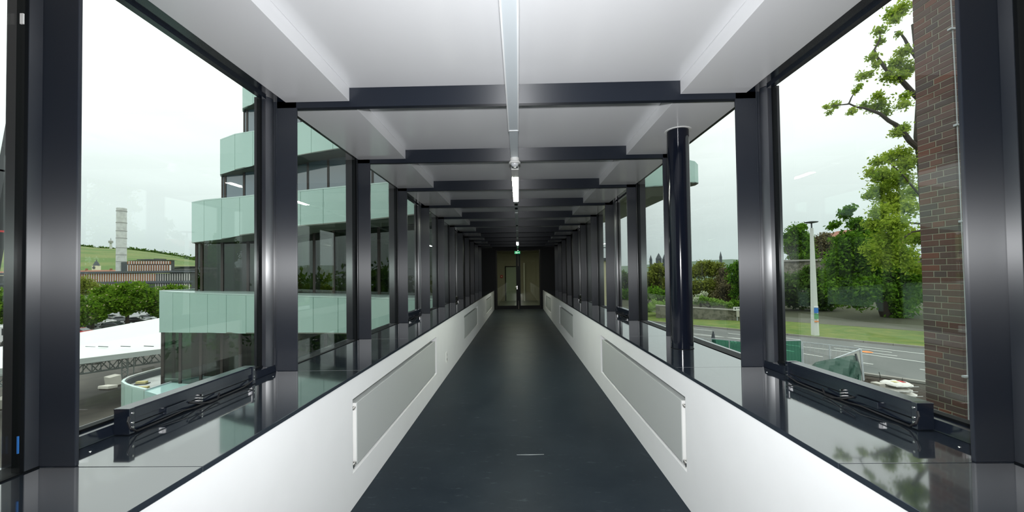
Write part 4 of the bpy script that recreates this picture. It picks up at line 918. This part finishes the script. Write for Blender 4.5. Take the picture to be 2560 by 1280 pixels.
tree('oak_tree', 'tall gnarled tree with yellow-green leaves beside the brick pier', 'tree', bo, oak, 24000, .24, LF_OAK, trunk=[bo]+Yp([(2322, 620), (2312, 480), (2306, 400), (2296, 340), (2300, 250), (2296, 150), (2285, 60)]), tr=.42, twigs=0,
     branches=[(Yp([(2298, 372), (2274, 352), (2262, 335), (2240, 312), (2222, 302), (2200, 284), (2178, 276), (2160, 270), (2142, 268), (2120, 258)]), .20), (Yp([(2122, 260), (2105, 262), (2085, 264), (2062, 266)]), .06), (Yp([(2122, 260), (2128, 245), (2138, 228), (2148, 212)]), .06),
               (Yp([(2300, 250), (2276, 226), (2262, 210), (2245, 193), (2225, 183), (2212, 170), (2202, 155), (2190, 140), (2186, 124), (2200, 98), (2200, 80)]), .19), (Yp([(2296, 150), (2272, 118), (2262, 98), (2248, 78), (2236, 80)]), .14), (Yp([(2310, 500), (2250, 430), (2215, 400)]), .08), (Yp([(2310, 560), (2245, 555), (2205, 540)]), .08), (Yp([(2312, 575), (2280, 580), (2250, 600), (2225, 640)]), .08), (Yp([(2230, 168), (2222, 195), (2195, 200)]), .05)])
YM = 40.0
mp_ = C([(2112, 535, 15), (2125, 522, 12), (2088, 562, 12), (2075, 568, 7), (2140, 560, 20), (2170, 575, 26), (2195, 560, 22), (2120, 600, 24), (2155, 610, 34), (2195, 620, 34), (2235, 640, 36), (2110, 635, 28), (2090, 655, 24), (2135, 660, 36), (2180, 670, 38), (2225, 680, 36), (2270, 690, 36), (2085, 690, 26), (2120, 705, 30), (2160, 715, 34), (2200, 725, 32), (2250, 735, 34), (2075, 720, 18), (2110, 745, 22), (2150, 752, 24), (2255, 770, 26), (2280, 740, 28), (2240, 795, 14), (2095, 600, 14)], YM)
bm_ = Vector((aY(2216, 700, YM).x, YM, GR)); tree('maple_tree', 'large dense dark green tree across the road', 'tree', bm_, mp_, 36000, .34, LF_MAPLE, tr=.5)
sh = C([(1955, 700, 20), (1975, 715, 22), (2000, 700, 22), (2025, 710, 22), (2050, 690, 20), (2065, 720, 24), (1960, 740, 24), (1990, 750, 24), (2030, 745, 24), (2060, 755, 22), (2020, 675, 12)], 47)
c = aZ(2005, 792, GR); tree('shrub_thicket', 'dark green thicket left of the lamp mast', 'shrub', (aY(2005, 760, 47).x, 47, GR), sh, 14000, .4, LF_DARK, tr=.12)
t1 = C([(1990, 575, 16), (1972, 590, 14), (2005, 590, 16), (2020, 600, 12), (1985, 605, 18), (2012, 620, 16), (1975, 620, 16), (1995, 640, 20), (2025, 640, 14), (1958, 605, 10), (1950, 595, 8), (2005, 566, 10)], 62)
b = aY(1990, 650, 62); tree('hillside_tree', 'light leafy tree above the stone wall, left of the lamp mast', 'tree', (b.x, 62, GR+.5), t1, 7500, .42, LF_MAPLE, tr=.3)
t2 = C([(2050, 600, 16), (2065, 590, 12), (2072, 605, 14), (2045, 620, 20), (2065, 630, 20), (2035, 640, 16), (2085, 615, 12), (2080, 640, 18)], 66)
b = aY(2055, 650, 66); tree('bare_tree', 'brown half-bare tree right of the lamp mast head', 'tree', (b.x, 66, GR+.5), t2, 6000, .40, LF_BROWN, tr=.25)
sw = root('stone_retaining_wall', 'rubble stone retaining wall on the slope behind the trees', 'wall', aY(2010, 690, 56)); a, b = aY(1955, 700, 57), aY(2080, 648, 55); c_ = aY(1955, 655, 57)
MB().slab([(a.x-6, 58, a.z-4), (b.x+14, 54, a.z-4), (b.x+14, 54, b.z), (a.x-6, 58, c_.z)], (0, 1, 0)).build('masonry', STONE, sw); MB().bar((a.x-6, 58.3, c_.z+.1), (b.x+14, 54.3, b.z+.1), 1.1, .25).build('coping', KERB, sw)
hs = root('house_on_slope', 'brown-roofed house half hidden behind the big tree', 'house', aY(2120, 600, 75)); q = aY(2112, 578, 75); MB().slab([(q.x-4.5, 75, q.z-2.5), (q.x+5, 75, q.z+.8), (q.x+13, 75, q.z-2.5)], (0, 8, 0)).build('roof', REDROOF, hs); B_(q.x-4, q.x+12, 75.5, 82, GR, q.z-2.5).build('wall', CREAM, hs); MB().bar((q.x-4.5, 74.9, q.z-2.6), (q.x+13, 74.9, q.z-2.6), .2, .3).build('fascia', CREAM, hs)
# treeline through the middle right windows
for i, (pxs, Y, lm, lb, n, sz, gx) in enumerate((
        ([(1740, 680, 22), (1760, 672, 20), (1785, 676, 22), (1752, 660, 9), (1770, 658, 8), (1800, 665, 10), (1775, 715, 24), (1750, 725, 22), (1800, 715, 20), (1730, 715, 18), (1760, 745, 18)], 58, LF_OLIVE, 'olive brown spring tree behind the round column', 9000, .38, 1765),
        ([(1835, 672, 14), (1850, 665, 14), (1862, 685, 18), (1840, 695, 18), (1856, 715, 20), (1870, 740, 18), (1845, 735, 16), (1840, 760, 12), (1880, 700, 18)], 50, LF_MAPLE, 'bright green tree at the left edge of the second right post', 8000, .34, 1858),
        ([(1808, 700, 16), (1815, 720, 18), (1800, 740, 16), (1822, 745, 14), (1810, 680, 12)], 54, LF_BROWN, 'grey-brown bare shrub between olive tree and bright tree', 6000, .34, 1812),
        ([(1640, 670, 14), (1655, 680, 16), (1630, 690, 16), (1650, 705, 18), (1625, 712, 16), (1665, 715, 16), (1605, 700, 16)], 66, LF_OLIVE, 'brownish tree in front of the dark church spires', 6000, .42, 1640),
        ([(1610, 735, 16), (1635, 735, 18), (1655, 740, 16), (1590, 745, 16), (1570, 735, 14)], 52, LF_MAPLE, 'green bush below the church spires', 6000, .36, 1632),
        ([(1640, 765, 13), (1655, 770, 13), (1620, 770, 11), (1668, 765, 12)], 46, LF_BRIGHT, 'pale green round bush in front of the round column', 4500, .28, 1645),
        ([(1740, 752, 9), (1755, 748, 9), (1768, 750, 8), (1785, 755, 9), (1800, 757, 8), (1820, 762, 8)], 47, LF_BRIGHT, 'low bright hedge above the roadside stone wall', 4000, .26, 1775),
        ([(1748, 742, 7), (1760, 736, 7), (1738, 748, 6)], 46, LF_WHITE, 'white blossoming bush above the roadside wall', 1600, .22, 1748),
        ([(1555, 690, 14), (1570, 700, 16), (1548, 715, 16), (1535, 735, 16), (1560, 735, 16), (1580, 720, 14)], 70, LF_DARK, 'dark green tree seen past the third right post', 6000, .44, 1560))):
    cl = C(pxs, Y); b = aY(gx, 740, Y); tree('roadside_tree' if 'tree' in lb else 'roadside_bush', lb, 'tree' if 'tree' in lb else 'bush', (b.x, Y, GR), cl, n, sz, lm, tr=.16)
rwall = root('roadside_wall', 'low grey rubble wall beyond the grass verge', 'wall', aZ(1780, 800, GR+.1)); a, b = aZ(1640, 795, GR+.1), aZ(1880, 803, GR+.1)
MB().slab([a, b, b+Vector((0, 0, .95)), a+Vector((0, 0, 1.35))], (.2, .6, 0)).build('masonry', STONE, rwall); MB().bar(a+Vector((.1, .3, 1.40)), b+Vector((.1, .3, 1.0)), .7, .10).build('coping', KERB, rwall)
sg = root('roadside_sign', 'small white notice board on a post by the wall', 'sign', aZ(1843, 802, GR+.1)); YQ = 39.5; q = aY(1833, 776.5, YQ); q2 = aY(1853.5, 767, YQ)
B_(q.x, q2.x, YQ-.05, YQ, q.z, q2.z).build('board', PLWHITE, sg); B_(q.x+.12, q.x+.25, YQ-.07, YQ-.05, q.z+.12, q2.z-.1).build('emblem', SLATE, sg); B_(q.x+.33, q2.x-.1, YQ-.07, YQ-.05, q.z+.22, q.z+.28).build('text_bar', SLATE, sg)
MB().cone(((q.x+q2.x)/2, YQ+.05, GR+.1), ((q.x+q2.x)/2, YQ+.05, q2.z), .04, .04, 8).build('post', GALV, sg); q = aY(1841, 792, YQ); B_(q.x, q.x+.28, YQ-.04, YQ, q.z, q.z+.6).build('poster', CONC, sg)
bb_ = root('beige_house', 'plain beige building seen through the far right windows', 'building', aY(1490, 740, 48)); a, b = aY(1440, 770, 48), aY(1516, 652, 48)
B_(a.x, b.x, 48, 58, GR, b.z).build('wall', CREAM, bb_); B_(a.x-.3, b.x+.3, 47.7, 58.3, b.z, b.z+.35).build('roof_edge', SLATE, bb_)
# spires on the horizon
for x, y0, y1, wpx, lb in ((1649, 632, 655, 11, 'pointed dark church spire above the brownish tree'), (1628, 637, 655, 5, 'thin slate spire left of the pointed church spire'), (1662, 636, 655, 7, 'second pointed spire beside the round column'), (1803, 628, 650, 4.5, 'distant tower with needle spire above the olive tree'), (1606, 641, 658, 6, 'small spire at the third right post')):
    Y = 420; r = root('church_spire', lb, 'spire', aY(x, y1, Y), 'church spires on the skyline'); b = aY(x, y1, Y); t = aY(x, y0, Y); s = wpx*Y/950; zb_ = b.z+(t.z-b.z)*.35
    B_(b.x-s/2, b.x+s/2, Y, Y+s, b.z-14, zb_).build('tower', SLATE, r); MB().cone((b.x, Y+s/2, zb_), (b.x, Y+s/2, t.z), s*.72, .05, 4 if wpx > 8 else 8).build('spire', SLATE, r)
hill('distant_hill', [(1290, 672), (1500, 668), (1600, 663), (1700, 656), (1760, 651), (1830, 648), (1900, 652), (2000, 658), (2400, 664), (3000, 670)], 300, 1300, FAR, 'hazy green hill on the horizon at the right', foot=-6)

# ------------------------------------------------------------------ right: building-site bits by the road
def fence(p, q, n, hgt, label, m, netz=None):
    r = root('mesh_fence', label, 'fence', (p+q)/2)
    for i in range(n+1): c_ = p.lerp(q, i/n); MB().cone(c_, c_+Vector((0, 0, hgt)), .035, .035, 8).build('post', GALV, r)
    up = Vector((0, 0, hgt)); MB().bar(p+up, q+up, .035).build('top_rail', GALV, r); MB().bar(p+Vector((0,0,.12)), q+Vector((0,0,.12)), .03).build('bottom_rail', GALV, r)
    mw = MB(); L_ = (q-p).length; k = int(L_/.16)
    for i in range(k): c_ = p.lerp(q, i/k); mw.bar(c_+Vector((0,0,.12)), c_+up, .006)
    mw.build('wires', GALV, r, kind='stuff')
    if m: MB().slab([p+Vector((0,-.03,.1)), q+Vector((0,-.03,.1)), q+Vector((0,-.03,hgt-.03)), p+Vector((0,-.03,hgt-.03))], (0, .01, 0)).build('netting', m, r)
    return r
a, b = aZ(1925, 927, GR), aZ(2004, 926, GR); fence(a, b, 1, 1.55, 'green-netted site fence at the foot of the nearest right window', GNET)
a, b = aZ(2008, 925, GR), aZ(2150, 948, GR); fence(a, b, 2, 1.45, 'bare wire site fence beside the road left of the tarpaulin', None)
a, b = aZ(1740, 872, GR), aZ(1866, 889, GR); fence(a, b, 3, .75, 'low wire barrier fence along the road edge behind the round column', None)
a, b = aZ(1780, 912, GR), aZ(1872, 924, GR); fence(a, b, 2, 1.45, 'green-netted fence left of the second right post', GNET)
for x, y, t_, lb in ((1783, 868, 834, 'short dark marker post by the low wire barrier'),): q = aZ(x, y, GR); r = root('marker_post', lb, 'post', q); MB().cone(q, aY(x, t_, q.y), .22, .08, 8).build('body', SLATE, r); MB().cone(aY(x, t_, q.y), aY(x, t_, q.y)+Vector((0,0,.15)), .05, .05, 8).build('tip', SLATE, r)
for k, (x, lb) in enumerate(((1822, 'left white sack lying on the low wire barrier'), (1830, 'middle white sack lying on the low wire barrier'), (1838, 'right white sack lying on the low wire barrier'))):
    q = aY(x, 855+k*.5, 26.5); MB().lathe(q, [(.02, -.09), (.08, -.07), (.10, 0), (.08, .06), (.02, .08)], 12).build('small_sack', BAGM, smooth=True); tag(bpy.data.objects['small_sack' if k == 0 else 'small_sack.%03d' % k], lb, 'sack', 'white sacks on the barrier')
# green tarpaulin thrown over a frame, white board behind it
tp_ = root('green_tarpaulin', 'dark green tarpaulin draped over a fence panel outside the near right window', 'tarpaulin', aZ(2110, 960, GR+.3))
YT = 15.5; nU, nV = 16, 8; top = [(2026, 918), (2042, 905), (2070, 900), (2100, 895), (2130, 889), (2139, 890), (2146, 903), (2152, 934)]; bot = [(2020, 930), (2040, 955), (2060, 960), (2085, 968), (2110, 975), (2128, 980), (2140, 985), (2153, 955)]
vs, fs = [], []
for i in range(nU+1):
    u_ = i/nU*(len(top)-1); k = min(int(u_), len(top)-2); w_ = u_-k
    tx, ty = [top[k][j]*(1-w_)+top[k+1][j]*w_ for j in (0, 1)]; bx_, by_ = [bot[k][j]*(1-w_)+bot[k+1][j]*w_ for j in (0, 1)]
    for j in range(nV+1):
        t_ = j/nV; vs.append(tuple(aY(tx+(bx_-tx)*t_, ty+(by_-ty)*t_, YT-1.6*t_+.12*math.sin(i*1.7+j*.9))))
for i in range(nU):
    for j in range(nV): a = i*(nV+1)+j; fs.append((a, a+nV+1, a+nV+2, a+1))
o = MB().add(vs, fs).build('sheet', TARP, tp_, smooth=True); sm = o.modifiers.new('Solid', 'SOLIDIFY'); sm.thickness = .02
P4 = [aY(x, y, 15.9) for x, y in ((2084, 898), (2151, 873), (2158, 951), (2142, 958))]; MB().slab(P4, (0, .03, 0)).build('white_board', mat('weathered_board', (.62, .63, .58), .7), tp_)
MB().bar(P4[0], P4[1], .04).build('board_rail', GALV, tp_); MB().bar(P4[1], P4[2], .07).build('board_post', GALV, tp_)
MB().bar(aY(2139, 884, 15.4), aY(2152, 935, 15.4), .05).build('prop', SLATE, tp_)
# heap, block, sacks
hp = root('soil_heap', 'low dark soil heap beside the white sacks', 'heap', aZ(2185, 985, GR+.3)); q = aZ(2181, 978, GR)
vs, fs = [(q.x, q.y, GR+.5)], []
for ring_, (rr, zz) in enumerate(((.22, .42), (.45, .25), (.7, 0))):
    for k in range(16): t = 2*math.pi*k/16; vs.append((q.x+rr*math.cos(t)*1.3*random.uniform(.88, 1.1), q.y+rr*math.sin(t)*random.uniform(.88, 1.1), GR+zz*random.uniform(.8, 1.2)))
for k in range(16):
    fs.append((0, 1+k, 1+(k+1) % 16))
    for g_ in (0, 1): a = 1+g_*16+k; b = 1+g_*16+(k+1) % 16; fs.append((a, a+16, b+16, b))
MB().add(vs, fs).build('soil', SOIL, hp, smooth=True)
MB().tube([(q.x+.3, q.y, GR+.3), (q.x+.35, q.y, GR+.6), (q.x+.3, q.y, GR+.8)], .012, 6).build('dry_stalk', BARK, hp); MB().tube([(q.x-.3, q.y, GR+.3), (q.x-.35, q.y, GR+.6), (q.x-.42, q.y, GR+.8)], .012, 6).build('dry_stalk', BARK, hp)
YS = 13.2
q = aY(2198, 963, YS-.3); r = root('stone_block', 'small pale square block between soil heap and sacks', 'block', q); MB().bar(q+Vector((-.14, 0, -.02)), q+Vector((.10, .05, -.02)), .28, .2).build('block', CONC, r, bevel=.02)
MB().bar(q+Vector((-.14, .02, -.45)), q+Vector((.10, .06, -.45)), .26, .64).build('block_below', SOIL, r)
def sack(x0, x1, yc, hpx, lb, dy=0):
    a, b = aY(x0, yc, YS+dy), aY(x1, yc, YS+dy); L_ = (b-a).length; H = hpx*YS/950
    r = root('cement_sack', lb, 'sack', a, 'sacks piled by the brick pier'); n_, m_ = 14, 12; vs, fs = [], []
    for i in range(n_+1):
        u_ = i/n_; e = (1-abs(2*u_-1)**4)**.5 if 0 < u_ < 1 else .05
        for k in range(m_):
            t = 2*math.pi*k/m_; vs.append((a.x+L_*u_, a.y+.35*math.cos(t)*max(e, .5), a.z+H*.5*math.copysign(abs(math.sin(t))**.7, math.sin(t))*e+.012*math.sin(u_*17+t*3)))
    for i in range(n_):
        for k in range(m_): fs.append((i*m_+k, i*m_+(k+1) % m_, (i+1)*m_+(k+1) % m_, (i+1)*m_+k))
    fs += [tuple(range(m_-1, -1, -1)), tuple(range(n_*m_, n_*m_+m_))]
    MB().add(vs, fs).build('bag', BAGM, r, smooth=True)
    MB().bar((a.x+.02, a.y-.37, a.z), (a.x+L_-.02, a.y-.37, a.z), .012).build('seam', LIP, r)
    return r, a, L_, H
for k, (x0, x1, yc, hp_, lb) in enumerate(((2212, 2290, 1004, 8.6, 'lowest white sack of the pile by the brick pier'), (2211, 2285, 993.5, 8.6, 'second white sack from the bottom by the brick pier'), (2212, 2280, 983, 8.6, 'third white sack from the bottom by the brick pier'), (2214, 2268, 971.5, 8, 'fourth white sack of the pile, slightly shorter'), (2212, 2270, 959.5, 11, 'topmost white sack with red and yellow print'))):
    r, a, L_, H = sack(x0, x1, yc, hp_, lb)
    if k == 4: B_(a.x+L_*.62, a.x+L_*.78, a.y-.12, a.y+.1, a.z+H*.49, a.z+H*.53).build('red_print', REDM, r); B_(a.x+L_*.3, a.x+L_*.5, a.y-.12, a.y+.05, a.z+H*.49, a.z+H*.53).build('yellow_print', YELLOWB, r)
q = aY(2212, 1012, YS); r = root('pallet', 'wooden pallet under the white sacks by the brick pier', 'pallet', q)
for i in range(5): B_(q.x-.1, q.x+1.25, q.y-.45+i*.2, q.y-.33+i*.2, q.z-.03, q.z-.005).build('deck_board', BARK, r)
for i in range(3): B_(q.x-.1+i*.6, q.x+i*.6, q.y-.45, q.y+.5, q.z-.13, q.z-.03).build('bearer', BARK, r)
B_(q.x-.2, q.x+1.3, q.y-.5, q.y+.6, GR, q.z-.13).build('timber_base', SOIL, r)
